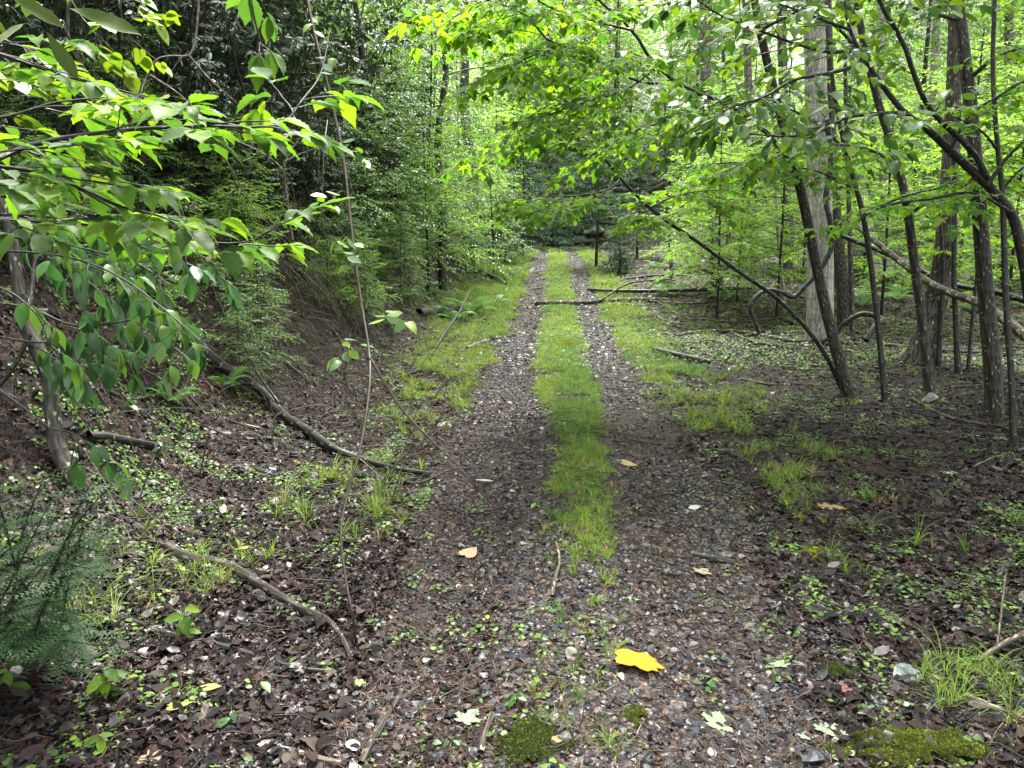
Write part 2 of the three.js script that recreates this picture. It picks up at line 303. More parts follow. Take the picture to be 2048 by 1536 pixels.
// ---------------------------------------------------------------- bark
const BARK = {
  wet: barkMat('wet dark bark', barkTex([0.08, 0.073, 0.067], [0.2, 0.185, 0.165], [0.42, 0.44, 0.39], 0.1, 0.8, 1), 0.6, 0.006, 0.3),
  lichen: barkMat('lichened bark', barkTex([0.11, 0.1, 0.09], [0.28, 0.26, 0.235], [0.42, 0.44, 0.38], 0.2, 0.8, 31), 0.75, 0.006, 0.1),
  beech: barkMat('smooth pale bark', barkTex([0.4, 0.385, 0.36], [0.62, 0.6, 0.56], [0.6, 0.6, 0.54], 0.22, 0.15, 61), 0.85, 0.003),
  grey: barkMat('furrowed grey bark', barkTex([0.14, 0.125, 0.11], [0.34, 0.32, 0.29], [0.56, 0.58, 0.5], 0.2, 1.0, 91), 0.85, 0.01),
  twig: barkMat('twig bark', barkTex([0.12, 0.1, 0.09], [0.26, 0.22, 0.19], [0.4, 0.38, 0.32], 0.1, 0.4, 121), 0.6, 0.002, 0.4),
  pale: barkMat('bare pale wood', barkTex([0.17, 0.15, 0.13], [0.36, 0.32, 0.275], [0.55, 0.52, 0.44], 0.2, 0.7, 151), 0.75, 0.003, 0.2),
  vine: barkMat('brown vine bark', barkTex([0.2, 0.16, 0.13], [0.36, 0.3, 0.25], [0.45, 0.44, 0.38], 0.08, 0.5, 211), 0.6, 0.002, 0.4),
  tan: barkMat('tan vine bark', barkTex([0.3, 0.24, 0.17], [0.5, 0.42, 0.31], [0.45, 0.44, 0.38], 0.1, 0.5, 181), 0.7, 0.002, 0.3),
};

// ---------------------------------------------------------------- ground: one sheet, forest floor and track meeting along one line of vertices
function floorTextures(kind) {
  const S = 1024, mk = () => { const c = document.createElement('canvas'); c.width = c.height = S; return [c, c.getContext('2d')]; };
  const [cc, c] = mk(), [hc, h] = mk(); reseed(kind === 'litter' ? 11 : 12);
  c.fillStyle = kind === 'litter' ? 'rgb(52,41,37)' : 'rgb(66,57,54)'; c.fillRect(0, 0, S, S); h.fillStyle = 'rgb(60,60,60)'; h.fillRect(0, 0, S, S);
  const litter = ['70,52,46', '58,44,41', '92,62,50', '46,36,34', '110,82,62', '80,66,62', '36,29,27', '96,70,62', '64,56,54', '124,98,78'];
  const stones = ['104,104,106', '80,82,86', '132,124,116', '150,140,130', '66,66,70', '116,100,90', '90,80,76', '74,60,56', '82,66,60'];
  const N = kind === 'litter' ? 5200 : 7000;
  for (let i = 0; i < N; i++) {
    const x = rnd() * S, y = rnd() * S, a = rnd() * 7, L = kind === 'litter' ? (i < N * 0.5 ? rr(16, 34) : rr(5, 14)) : (i < N * 0.4 ? rr(7, 12) : rr(2.5, 7)), w = L * (kind === 'litter' ? rr(0.25, 0.6) : rr(0.6, 0.95)), grey = Math.floor(rr(60, 235)), col = pick(kind === 'litter' ? litter : rnd() < 0.6 ? stones : litter);
    for (const ox of [0, -S, S]) for (const oy of [0, -S, S]) {
      if (x + ox < -40 || x + ox > S + 40 || y + oy < -40 || y + oy > S + 40) continue;
      for (const [g, f] of [[c, `rgb(${col})`], [h, `rgb(${grey},${grey},${grey})`]]) { g.save(); g.translate(x + ox, y + oy); g.rotate(a); g.fillStyle = f; g.beginPath(); if (kind === 'litter') { g.moveTo(-L, 0); g.quadraticCurveTo(0, -w * 1.3, L, 0); g.quadraticCurveTo(0, w * 1.3, -L, 0); } else { g.moveTo(-L, -w * 0.3); g.lineTo(-L * 0.2, -w); g.lineTo(L * 0.8, -w * 0.6); g.lineTo(L, w * 0.4); g.lineTo(L * 0.1, w); g.lineTo(-L * 0.8, w * 0.6); } g.fill(); g.restore(); }
    }
  }
  return [canvasTex(cc, true), canvasTex(hc)];
}
function floorMat(name, kind, metres, rough, coat) {
  const [m, b] = floorTextures(kind); for (const t of [m, b]) t.repeat.set(1 / metres, 1 / metres);
  const q = new THREE.MeshPhysicalMaterial({ map: m, bumpMap: b, bumpScale: 0.012, roughness: rough, specularIntensity: 0.15, clearcoat: coat, clearcoatRoughness: 0.35, vertexColors: true }); q.name = name; return q;
}
const floorM = floorMat('wet leaf mould', 'litter', 1.35, 0.75, 0.1), trackM = floorMat('trodden gravel and mould', 'gravel', 0.9, 0.7, 0.12);
let track;
const trackEdge = (d, side) => (side < 0 ? 0.95 : 0.92) + 0.16 * vnoise(d * 0.9, side * 7) + 0.07 * vnoise(d * 3.1, side * 5 + 20);
{
  const ds = [], ss = [];
  for (let d = -14; d < 1.6; d += 0.4) ds.push(d);
  for (let d = 1.6; d < 190; d *= 1.012 + 0.00012 * d) ds.push(d);
  for (let s = 0; s < 1.7; s += 0.045) ss.push(s);
  for (let s = 1.7, k = 0.06; s < 110; s += k, k = Math.min(8, k * 1.075)) ss.push(s);
  const cols = [...ss.slice(1).map((s) => -s).reverse(), ...ss], nc = cols.length, pos = [], uv = [], col = [], A = [], B = [];
  for (const d of ds) for (const s of cols) {
    const x = s + roadX(d), z = -d, y = height(x, z); pos.push(x, y, z); uv.push(x + 0.15 * vnoise(x * 0.7, z * 0.7, 0, 3), z + 0.15 * vnoise(x * 0.7, z * 0.7, 0, 4));
    const n1 = vnoise(x * 0.8, z * 0.8, 0, 41), n2 = fbm(x * 2.2, z * 2.2, 3, 0, 45), earth = sstep(0.15, 0.5, n2 + 0.25 * (-s > footL(d) + 0.4 && -s < footL(d) + 3.2 ? 1 : 0));
    col.push(lerp(0.22 + 0.08 * n1, 0.22, earth * 0.6), lerp(0.22 + 0.08 * n1, 0.22, earth * 0.6), lerp(0.17 + 0.06 * n1, 0.1, earth * 0.6));
  }
  for (let r = 0; r < ds.length - 1; r++) for (let q = 0; q < nc - 1; q++) {
    const a = r * nc + q, b = a + 1, c = a + nc, e = c + 1, s = (cols[q] + cols[q + 1]) / 2, d = (ds[r] + ds[r + 1]) / 2;
    (d < 44 && Math.abs(s) < trackEdge(d, s) ? B : A).push(a, b, c, b, e, c);
  }
  const g = new THREE.BufferGeometry(); g.setAttribute('position', new THREE.Float32BufferAttribute(pos, 3)); g.setAttribute('uv', new THREE.Float32BufferAttribute(uv, 2)); g.setAttribute('color', new THREE.Float32BufferAttribute(col, 3));
  g.setIndex(A.concat(B)); g.computeVertexNormals();
  const sub = (idx) => { const map = new Map(), p = [], n = [], u = [], c = [], ii = []; for (const k of idx) { let m = map.get(k); if (m === undefined) { m = map.size; map.set(k, m); for (let j = 0; j < 3; j++) { p.push(pos[k * 3 + j]); n.push(g.attributes.normal.array[k * 3 + j]); c.push(col[k * 3 + j]); } u.push(uv[k * 2], uv[k * 2 + 1]); } ii.push(m); } const q = new THREE.BufferGeometry(); q.setAttribute('position', new THREE.Float32BufferAttribute(p, 3)); q.setAttribute('normal', new THREE.Float32BufferAttribute(n, 3)); q.setAttribute('uv', new THREE.Float32BufferAttribute(u, 2)); q.setAttribute('color', new THREE.Float32BufferAttribute(c, 3)); q.setIndex(ii); return q; };
  tag(mesh('ground', sub(A), floorM, scene), 'dark forest floor of wet leaf mould with a steep bank on the left', 'ground', null, 'structure');
  track = tag(mesh('track', sub(B), trackM, scene), 'gravel two-rut track with a grassy middle running into the woods', 'track', null, 'structure');
}

// ---------------------------------------------------------------- plants: trunk, branches, sprays of twigs and leaves
const DOWN = V(0, -1, 0), UP1 = V(0, 1, 0);
class Plant {
  constructor(name, label, category, base, group) { this.root = thing(name, label, category, base, group); this.base = base.clone(); this.leaves = []; this.twigs = new Soup(); }
  limb(part, pts, radius, mat, sides = 7, o = {}) { const s = new Soup(); tube(s, pts, radius, sides, o); return s.build(part, mat, this.root, this.base); }
  leaf(sp, pos, dir, nrm, size) { this.leaves.push({ sp, m: frame(pos, dir, nrm, size), k: Math.floor(rnd() * sp.shapes.length), c: Math.floor(rnd() * sp.tints.length), pos: pos.clone(), size }); }
  // one spray: an axis with alternate side twigs that carry leaves, more or less flat
  spray(start, dir, len, o) {
    const n = 6, pts = [start.clone()], d = dir.clone().normalize(), step = len / n;
    for (let i = 0; i < n; i++) { d.y += (o.bend ?? -0.06) + rr(-0.08, 0.08); d.x += rr(-0.12, 0.12); d.z += rr(-0.12, 0.12); d.normalize(); pts.push(pts[i].clone().addScaledVector(d, step)); }
    const r0 = o.r ?? 0.006; if (o.wood !== false) tube(this.twigs, pts, (t) => lerp(r0, 0.0016, t), o.sides ?? 4);
    const gap = o.twigGap ?? 0.12, sp = o.sp; let side = sgn();
    const twig = (p, td, tl) => {
      const q = p.clone(), e = td.clone().normalize(), m = Math.max(2, Math.round(tl / o.gap)), st = tl / m, tp = [p.clone()]; let sd = sgn();
      for (let i = 0; i < m; i++) {
        e.y += rr(-0.06, 0.03); e.normalize(); q.addScaledVector(e, st); tp.push(q.clone()); sd = -sd;
        const lat = V(-e.z, 0, e.x).multiplyScalar(sd), ld = e.clone().multiplyScalar(0.55).addScaledVector(lat, rr(0.5, 1)).addScaledVector(DOWN, rr(0.0, 2) * (o.droop ?? 0.2)), nr = V(gauss() * (o.tilt ?? 0.35), 1, gauss() * (o.tilt ?? 0.35)), sz = sp2(o) * rr(0.55, 1.2);
        for (let b = 0; b < (o.whorl ?? 1); b++) this.leaf(o.sp, q, b ? ld.clone().applyAxisAngle(e, b * 2.1) : ld, nr, sz);
      }
      this.leaf(o.sp, q, e.clone().addScaledVector(DOWN, (o.droop ?? 0.2) * rr(0, 1.5)), V(gauss() * 0.3, 1, gauss() * 0.3), sp2(o) * rr(0.8, 1.25));
      if (o.wood !== false && o.twigWood !== false && tp.length > 2) tube(this.twigs, [tp[0], tp[Math.floor(tp.length / 2)], tp[tp.length - 1]], (t) => lerp(Math.max(0.0016, r0 * 0.4), 0.001, t), 3);
    };
    const sp2 = (o) => o.size;
    for (let t = o.from ?? 0.15; t < 1; t += gap / len * rr(0.75, 1.25)) {
      const f = t * n, i = Math.min(n - 1, Math.floor(f)), p = pts[i].clone().lerp(pts[i + 1], f - i), ax = pts[i + 1].clone().sub(pts[i]).normalize(); side = -side;
      const lat = V(-ax.z, 0, ax.x); if (lat.lengthSq() < 0.05) lat.set(rr(-1, 1), 0, rr(-1, 1)); lat.normalize().multiplyScalar(side);
      twig(p, ax.clone().multiplyScalar(0.7).addScaledVector(lat, 0.9).addScaledVector(UP1, rr(-1, 1) * (o.tier ?? 0.22) - 0.06), (o.twigLen ?? 0.3) * (1.15 - 0.75 * t) * rr(0.7, 1.25));
    }
    twig(pts[n], d, (o.twigLen ?? 0.3) * 0.4);
    return pts;
  }
  // sprays along a limb's points from fraction t0 on
  along(pts, o) {
    const n = pts.length - 1; let side = sgn();
    const L = pts.reduce((s, p, i) => s + (i ? p.distanceTo(pts[i - 1]) : 0), 0), step = (o.every ?? 0.2) / L;
    for (let t = o.t0 ?? 0.2; t <= 1; t += step * rr(0.7, 1.3)) {
      const f = Math.min(t * n, n - 0.001), i = Math.floor(f), p = pts[i].clone().lerp(pts[i + 1], f - i), ax = pts[i + 1].clone().sub(pts[i]).normalize(); side = -side;
      const lat = V(-ax.z, 0, ax.x); if (lat.lengthSq() < 0.1) lat.set(Math.cos(t * 60), 0, Math.sin(t * 60)); lat.normalize();
      const dir = ax.clone().multiplyScalar(o.fwd ?? 0.6).addScaledVector(lat, side * rr(0.5, 1.1)).addScaledVector(UP1, (o.rise ?? 0) + rr(-0.2, 0.2));
      if (o.lean) dir.add(o.lean);
      this.spray(p, dir, (o.len ?? 0.7) * rr(0.7, 1.25) * (1.15 - 0.5 * t), o);
    }
  }
  finish(single = 0, twigMat = BARK.twig, massMat) {
    if (this.twigs.k) this.twigs.build('twig', twigMat, this.root, this.base, 'stuff');
    const seen = [];
    for (const l of this.leaves) { l.px = 0; if (single) { const [u, v, z] = pixel(l.pos); if (z > 0.3 && u > -20 && u < IW + 20 && v > -20 && v < IH) l.px = l.size / z * FOCAL; } }
    const order = single ? this.leaves.slice().sort((a, b) => b.px - a.px) : this.leaves, mass = new Map(); let n = 0;
    for (const l of order) {
      if (n < single && l.px >= 10) { n++; const m = shade(new THREE.Mesh(l.sp.shapes[l.k].g, l.sp.singles[l.c])); m.name = 'leaf'; l.m.elements[12] -= this.base.x; l.m.elements[13] -= this.base.y; l.m.elements[14] -= this.base.z; m.applyMatrix4(l.m); this.root.add(m); continue; }
      if (!mass.has(l.sp)) mass.set(l.sp, new Soup());
      const b = rr(0.82, 1.2), c = l.sp.tints[l.c]; mass.get(l.sp).add(l.far ?? l.sp.shapes[l.k].t, l.m, [c[0] * b * rr(0.9, 1.15), c[1] * b, c[2] * b]);
    }
    for (const [sp, s] of mass) s.build('foliage', massMat ?? sp.mass, this.root, this.base, 'stuff');
    this.leaves = null; return this.root;
  }
}
const taper = (a, b) => (t) => lerp(a, b, t);
// points of the photograph at depths that run from d0 to d1, the first on the ground
function line(px, d0, d1) { return px.map(([u, v], i) => P(u, v, lerp(d0, d1 ?? d0, i / (px.length - 1)))); }
function fromGround(px, d1add = 0, sink = 0.06) { const b = G(...px[0]), d0 = depthOf(b), pts = line(px, d0, d0 + d1add); pts[0] = b.clone(); pts[0].y -= sink; return { b, d0, pts }; }
const wpx = (w, d) => w * d / FOCAL / 2;

// ---------------------------------------------------------------- the woods on the right: each trunk stands where the photograph shows it
function rightTree(name, label, category, px, w0, w1, bark, o = {}) {
  const { b, d0, pts } = fromGround(px, o.lean ?? 0), p = new Plant(name, label, category, b, o.group);
  const sm = smooth(pts, o.n ?? 28);
  p.limb('trunk', sm, (t) => (w0 > 38 && w0 !== 60 ? 0.76 : 0.86) * lerp(wpx(w0, d0), wpx(w1, d0), t), bark, o.sides ?? 10, { flare: o.flare ?? 0.2, flareH: o.flareH ?? 0.12, roots: o.roots ?? 4, wob: 0.05 });
  p.d0 = d0; p.trunk = sm; p.bark = bark; return p;
}
function sub(p, px, d0, d1, w0, w1, sp, o) {
  const pts = smooth(line(px, d0, d1), 14); p.limb('branch', pts, taper(wpx(w0, d0), wpx(w1, d1)), o.bark ?? p.bark, 6, { wob: 0.08 });
  if (sp) p.along(pts, { sp, ...o }); return pts;
}
const mapleO = { size: 0.088, gap: 0.06, twigGap: 0.085, twigLen: 0.32, len: 0.75, every: 0.13, droop: 0.25, tilt: 0.3, r: 0.004 };
const cherryO = { size: 0.12, gap: 0.085, twigGap: 0.11, twigLen: 0.34, len: 0.75, every: 0.17, droop: 0.25, tilt: 0.3, r: 0.005 };
// a crown above the picture, which shades the ground
function topCrown(p, y0, y1, spread, n, sp, size) {
  const top = p.trunk[p.trunk.length - 1], x = top.x, z = top.z;
  const up = smooth([top.clone(), V(x + rr(-0.3, 0.3), lerp(top.y, y1, 0.5), z + rr(-0.3, 0.3)), V(x + rr(-0.5, 0.5), y1, z + rr(-0.5, 0.5))], 8);
  p.limb('trunk', up, taper(p.r1, 0.02), p.bark, 8);
  for (let i = 0; i < n; i++) {
    const f = i / n, y = lerp(Math.max(y0, top.y), y1, f), a = i * 2.4 + rr(-0.3, 0.3), L = spread * (1 - 0.6 * f) * rr(0.7, 1.1);
    const q = up[Math.min(8, Math.floor(f * 8))]; p.spray(V(q.x, Math.max(y, q.y), q.z), V(Math.cos(a), rr(0.1, 0.5), Math.sin(a)), L, { sp, size, gap: size * 0.8, twigGap: 0.2, twigLen: L * 0.55, droop: 0.2, tilt: 0.35, r: 0.02, from: 0.25, bend: -0.05 });
  }
}
reseed(101);
{ // the leaning young tree in the middle of the right half
  const p = rightTree('young_cherry_tree', 'dark lichen-spotted young tree leaning left, a thinner arching stem at its foot', 'tree', [[1702, 792], [1674, 705], [1652, 620], [1630, 520], [1606, 400], [1580, 300], [1548, 180], [1520, 60], [1490, -120], [1470, -300]], 27, 15, BARK.lichen, { lean: -0.5 });
  const a = sub(p, [[1590, 335], [1540, 272], [1470, 217], [1400, 187], [1347, 161], [1300, 116], [1265, 61], [1197, 0], [1150, -60]], 7.3, 5.9, 11, 4, SP.cherry, { ...cherryO, t0: 0.15, len: 0.55, every: 0.28 });
  sub(p, [[1337, 161], [1286, 167], [1217, 133], [1176, 109], [1094, 79], [1053, 31], [975, 0], [920, -20]], 6.3, 5.0, 6, 2, SP.maple, { ...mapleO, t0: 0.1, len: 0.6 });
  sub(p, [[1299, 116], [1231, 123], [1128, 99], [1060, 113], [1005, 150]], 6.1, 5.3, 5, 2, SP.maple, { ...mapleO, t0: 0.15, len: 0.55 });
  sub(p, [[1265, 61], [1180, 40], [1090, 10], [1010, -50]], 6.0, 5.4, 5, 2, SP.maple, { ...mapleO, t0: 0.1, len: 0.8 });
  sub(p, [[1520, 60], [1600, 20], [1680, -20]], 7.2, 6.6, 7, 3, SP.cherry, cherryO);
  sub(p, [[1320, 130], [1250, 180], [1170, 205], [1080, 235]], 6.3, 5.9, 5, 2, SP.maple, { ...mapleO, t0: 0.1, len: 0.7 });
  sub(p, [[1197, 0], [1120, -20], [1030, -10], [930, 30]], 6.0, 5.6, 4, 2, SP.maple, { ...mapleO, t0: 0.05, len: 0.8 });
  sub(p, [[1400, 187], [1330, 240], [1270, 262], [1200, 300]], 6.9, 6.7, 5, 2, SP.maple, { ...mapleO, t0: 0.1, len: 0.7 });
  p.finish(300);
}
{ // the arching stem from the same foot
  const p = rightTree('young_maple_tree', 'thin arching maple stem bowed left over the track edge with bright yellow-green leaves', 'tree', [[1694, 788], [1640, 692], [1560, 602], [1480, 545], [1390, 480], [1310, 425], [1231, 345], [1190, 285], [1173, 239], [1128, 170], [1110, 100]], 11, 4, BARK.wet, { lean: -0.9, flare: 0.1 });
  sub(p, [[1240, 360], [1215, 380], [1150, 392], [1094, 393], [1050, 395]], 7.0, 6.6, 4, 2, SP.maple, { ...mapleO, t0: 0.2, every: 0.08, len: 0.42, rise: -0.15, size: 0.1 });
  sub(p, [[1300, 415], [1330, 400], [1380, 385], [1450, 380]], 7.1, 7.4, 4, 2, SP.maple, { ...mapleO, t0: 0.1, every: 0.16, len: 0.6, rise: -0.1 });
  sub(p, [[1185, 280], [1120, 262], [1050, 268], [985, 300]], 6.9, 6.7, 4, 2, SP.maple, { ...mapleO, t0: 0.1, every: 0.1, len: 0.55 });
  sub(p, [[1360, 460], [1330, 440], [1290, 432]], 7.2, 6.9, 4, 2, SP.maple, { ...mapleO, t0: 0.2, every: 0.08, len: 0.4, size: 0.1 });
  p.along(p.trunk.slice(19), { sp: SP.maple, ...mapleO, t0: 0, every: 0.2, len: 0.6 });
  p.finish(300, BARK.wet);
}
{ // the slim dark sapling right of it
  const p = rightTree('maple_sapling', 'slim dark upright sapling just right of the leaning young tree', 'tree', [[1772, 802], [1759, 680], [1743, 540], [1726, 430], [1712, 375], [1698, 325], [1682, 260], [1668, 180], [1655, 60], [1650, -60]], 14, 8, BARK.wet, {});
  sub(p, [[1712, 378], [1640, 345], [1560, 330], [1480, 325], [1400, 330]], 7.5, 7.2, 6, 2, SP.maple, { ...mapleO, len: 0.7 });
  sub(p, [[1726, 430], [1790, 400], [1860, 380], [1930, 375]], 7.5, 7.2, 6, 2, SP.maple, { ...mapleO, len: 0.7 });
  sub(p, [[1690, 300], [1640, 250], [1570, 215], [1470, 195]], 7.5, 7.0, 6, 2, SP.cherry, { ...cherryO, len: 0.6 });
  p.finish(300, BARK.wet);
}
{ // lichen-banded stem
  const p = rightTree('young_birch_tree', 'lichen-banded slim tree with a white patch low down, second right of the leaning tree', 'tree', [[1862, 792], [1849, 690], [1833, 560], [1816, 430], [1796, 330], [1764, 230], [1737, 130], [1716, 20], [1700, -150]], 23, 14, BARK.lichen, {});
  sub(p, [[1796, 330], [1740, 300], [1670, 290], [1590, 300], [1520, 310]], 7.6, 7.0, 8, 3, SP.maple, { ...mapleO, len: 0.75 });
  sub(p, [[1816, 430], [1880, 390], [1950, 365], [2030, 360]], 7.6, 7.4, 8, 3, SP.maple, { ...mapleO, len: 0.7 });
  sub(p, [[1737, 130], [1680, 60], [1620, 20], [1540, -20]], 7.4, 6.8, 8, 3, SP.cherry, cherryO);
  p.finish(300);
}
{ // the limb tree at the right edge
  const p = rightTree('cherry_tree', 'dark crooked tree at the right edge, its long limbs leaning far left', 'tree', [[2085, 880], [2066, 660], [2044, 505], [2022, 425], [1975, 371], [1915, 315], [1888, 290], [1850, 255], [1809, 225], [1772, 180], [1734, 126], [1700, 60], [1680, -60]], 27, 6, BARK.wet, { lean: -0.6, flare: 0.2, n: 34 });
  const d = p.d0;
  sub(p, [[1985, 380], [1946, 304], [1871, 232], [1840, 181], [1806, 85], [1758, 0], [1735, -90]], d - 0.2, d - 0.9, 13, 7, SP.cherry, { ...cherryO, t0: 0.35, every: 0.4, len: 0.55 });
  sub(p, [[1734, 126], [1656, 147], [1587, 160], [1526, 195], [1460, 215], [1390, 262]], d - 0.5, d - 1.1, 8, 3, SP.cherry, { ...cherryO, t0: 0.2, every: 0.2 });
  sub(p, [[1809, 225], [1734, 229], [1690, 236], [1645, 260], [1587, 273], [1500, 268]], d - 0.4, d - 0.9, 9, 3, SP.cherry, { ...cherryO, t0: 0.2, every: 0.2 });
  sub(p, [[1720, 100], [1649, 103], [1584, 85], [1519, 61], [1440, 30], [1380, -10]], d - 0.6, d - 1.2, 8, 3, SP.cherry, { ...cherryO, t0: 0.1, every: 0.18 });
  sub(p, [[1700, 60], [1620, 30], [1540, 0], [1450, -40]], d - 0.7, d - 1.4, 7, 3, SP.cherry, { ...cherryO, t0: 0.1, every: 0.2 });
  sub(p, [[1975, 371], [2010, 320], [2060, 270]], d - 0.3, d - 0.4, 10, 4, SP.maple, { ...mapleO, len: 0.6 });
  sub(p, [[2022, 425], [1950, 386], [1860, 398], [1760, 415], [1680, 470]], d - 0.3, d - 0.2, 8, 3, SP.maple, { ...mapleO, t0: 0.3, every: 0.3, len: 0.5 });
  sub(p, [[1900, 300], [1940, 230], [2000, 190], [2070, 150]], d - 0.3, d - 0.5, 8, 3, SP.maple, { ...mapleO, len: 0.6 });
  p.finish(300, BARK.wet);
}
{ // the stout near trunk
  const p = rightTree('forest_tree', 'stout lichen-mottled trunk standing nearest the right edge, in front of the fallen pale pole', 'tree', [[1990, 832], [1986, 750], [1973, 600], [1963, 480], [1953, 350], [1940, 200], [1926, 90], [1915, -20], [1905, -300]], 44, 26, BARK.lichen, { sides: 14, flare: 0.4, flareH: 0.09 });
  p.r1 = wpx(22, p.d0); topCrown(p, 4.5, 13, 3.2, 30, SP.maple, 0.13);
  sub(p, [[1935, 160], [2000, 110], [2080, 90]], p.d0, p.d0 - 0.5, 10, 4, SP.maple, { ...mapleO, len: 0.7 });
  sub(p, [[1920, 40], [1840, 20], [1760, -10]], p.d0, p.d0 - 0.7, 10, 4, SP.cherry, { ...cherryO, len: 0.7 });
  p.finish(150);
}
{
  const p = rightTree('maple_sapling', 'slim dark sapling at the right border, beside the stout lichen-mottled trunk', 'tree', [[2030, 892], [2023, 760], [2012, 600], [2008, 480], [2004, 380], [1996, 300], [1986, 150], [1990, -20]], 16, 9, BARK.wet, {});
  sub(p, [[2004, 380], [2040, 340], [2090, 310]], p.d0, p.d0, 6, 3, SP.maple, { ...mapleO, len: 0.6 });
  sub(p, [[1996, 300], [1960, 260], [1900, 230]], p.d0, p.d0 - 0.2, 6, 3, SP.maple, { ...mapleO, len: 0.5 });
  sub(p, [[1990, 200], [2030, 170], [2080, 160]], p.d0, p.d0 - 0.2, 6, 3, SP.maple, { ...mapleO, len: 0.6 });
  p.finish(200, BARK.wet);
}
{
  const p = rightTree('forest_tree', 'broad dark trunk leaning right from a flared foot, behind the fallen pale pole', 'tree', [[1836, 728], [1850, 680], [1872, 600], [1886, 520], [1893, 430], [1902, 300], [1908, 150], [1912, -60], [1915, -300]], 64, 26, BARK.grey, { sides: 14, flare: 0.7, flareH: 0.2, roots: 5 });
  p.r1 = wpx(24, p.d0); topCrown(p, 5, 14, 4, 34, SP.cherry, 0.15); p.finish(0);
}
{
  const p = rightTree('beech_tree', 'large smooth pale grey trunk, the thickest tree right of the track', 'tree', [[1640, 682], [1640, 600], [1641, 480], [1638, 350], [1633, 220], [1630, 100], [1628, -50], [1622, -400]], 60, 44, BARK.beech, { sides: 18, flare: 0.25, flareH: 0.2, roots: 5 });
  p.r1 = wpx(44, p.d0); topCrown(p, 5.5, 16, 4.6, 40, SP.cherry, 0.15); p.finish(0);
}
{
  const p = rightTree('forest_tree', 'blotched dark trunk directly right of the large pale trunk', 'tree', [[1694, 655], [1684, 560], [1673, 470], [1666, 350], [1660, 240], [1655, 60], [1650, -120]], 34, 20, BARK.lichen, { sides: 12, flare: 0.4 });
  p.r1 = wpx(20, p.d0); topCrown(p, 5, 12, 3, 22, SP.maple, 0.13); p.finish(0);
}
for (const [px, w0, w1, label] of [
  [[[1760, 556], [1742, 480], [1729, 400], [1716, 250], [1702, 50], [1695, -120]], 26, 16, 'pale birch stem bending left, leftmost of the birch clump behind the fallen pole'],
  [[[1778, 552], [1772, 450], [1767, 300], [1762, 60], [1760, -120]], 24, 15, 'pale upright birch stem, middle one of the birch clump behind the fallen pole'],
  [[[1796, 552], [1830, 465], [1850, 392], [1863, 250], [1872, 60], [1880, -120]], 27, 16, 'pale birch stem slanting right, rightmost of the birch clump behind the fallen pole'],
]) { const p = rightTree('birch_tree', label, 'tree', px, w0, w1, BARK.beech, { flare: 0.5 }); p.r1 = wpx(w1, p.d0); topCrown(p, 4, 11, 2.6, 16, SP.birch, 0.13); p.finish(0); }
for (const [px, w0, w1, bark, label] of [
  [[[1434, 572], [1428, 480], [1420, 350], [1412, 180], [1408, -60]], 30, 22, BARK.grey, 'mid-distance grey trunk left of the large pale trunk, nearest of its group to the track'],
  [[[1514, 562], [1508, 470], [1500, 330], [1496, 150], [1490, -60]], 23, 17, BARK.grey, 'mid-distance straight grey trunk halfway between the track and the large pale trunk'],
  [[[1572, 560], [1576, 470], [1570, 330], [1566, 150], [1560, -60]], 27, 20, BARK.wet, 'dark mid-distance trunk close behind the large pale trunk on its left'],
  [[[1459, 548], [1456, 450], [1452, 300], [1446, 100]], 12, 8, BARK.wet, 'thin dark mid-distance stem between two grey trunks near the track'],
  [[[1705, 668], [1702, 560], [1699, 450], [1694, 300], [1690, 100]], 13, 9, BARK.lichen, 'slender stem standing immediately right of the blotched dark trunk'],
  [[[1570, 625], [1563, 545], [1556, 470], [1550, 330], [1545, 200]], 8, 6, BARK.beech, 'very thin pale stem in front of the large pale trunk on its left'],
  [[[1878, 735], [1882, 640], [1886, 540], [1880, 420]], 11, 7, BARK.wet, 'short thin dark stem in front of the broad leaning trunk'],
  [[[1918, 748], [1912, 650], [1908, 540], [1910, 420], [1905, 200]], 14, 9, BARK.wet, 'thin dark stem between the broad leaning trunk and the stout near trunk'],
  [[[1936, 745], [1944, 650], [1953, 560], [1960, 440]], 9, 6, BARK.wet, 'thin dark stem leaning right behind the stout near trunk'],
  [[[1345, 560], [1338, 470], [1332, 330], [1330, 180]], 9, 6, BARK.wet, 'thin stem at the far edge of the clearing right of the pine'],
  [[[2010, 560], [2016, 470], [2022, 330], [2018, 60], [2015, -60]], 26, 20, BARK.grey, 'far grey trunk at the right edge beyond the ferns'],
  [[[1925, 560], [1935, 480], [1938, 330], [1930, 60], [1930, -60]], 24, 18, BARK.beech, 'far pale trunk between the broad leaning trunk and the stout near trunk'],
]) { const p = rightTree(w0 < 15 ? 'maple_sapling' : 'forest_tree', label, 'tree', px, w0, w1, bark, { flare: 0.3, n: 16, sides: 8 }); if (w0 > 15) { p.r1 = wpx(w1, p.d0); topCrown(p, 4, 13, 3, 20, SP.maple, 0.15); } else p.along(p.trunk, { sp: SP.maple, ...mapleO, size: 0.09, t0: 0.55, every: 0.3, len: 0.8, rise: 0.1, fwd: 0.2 }); p.finish(0); }

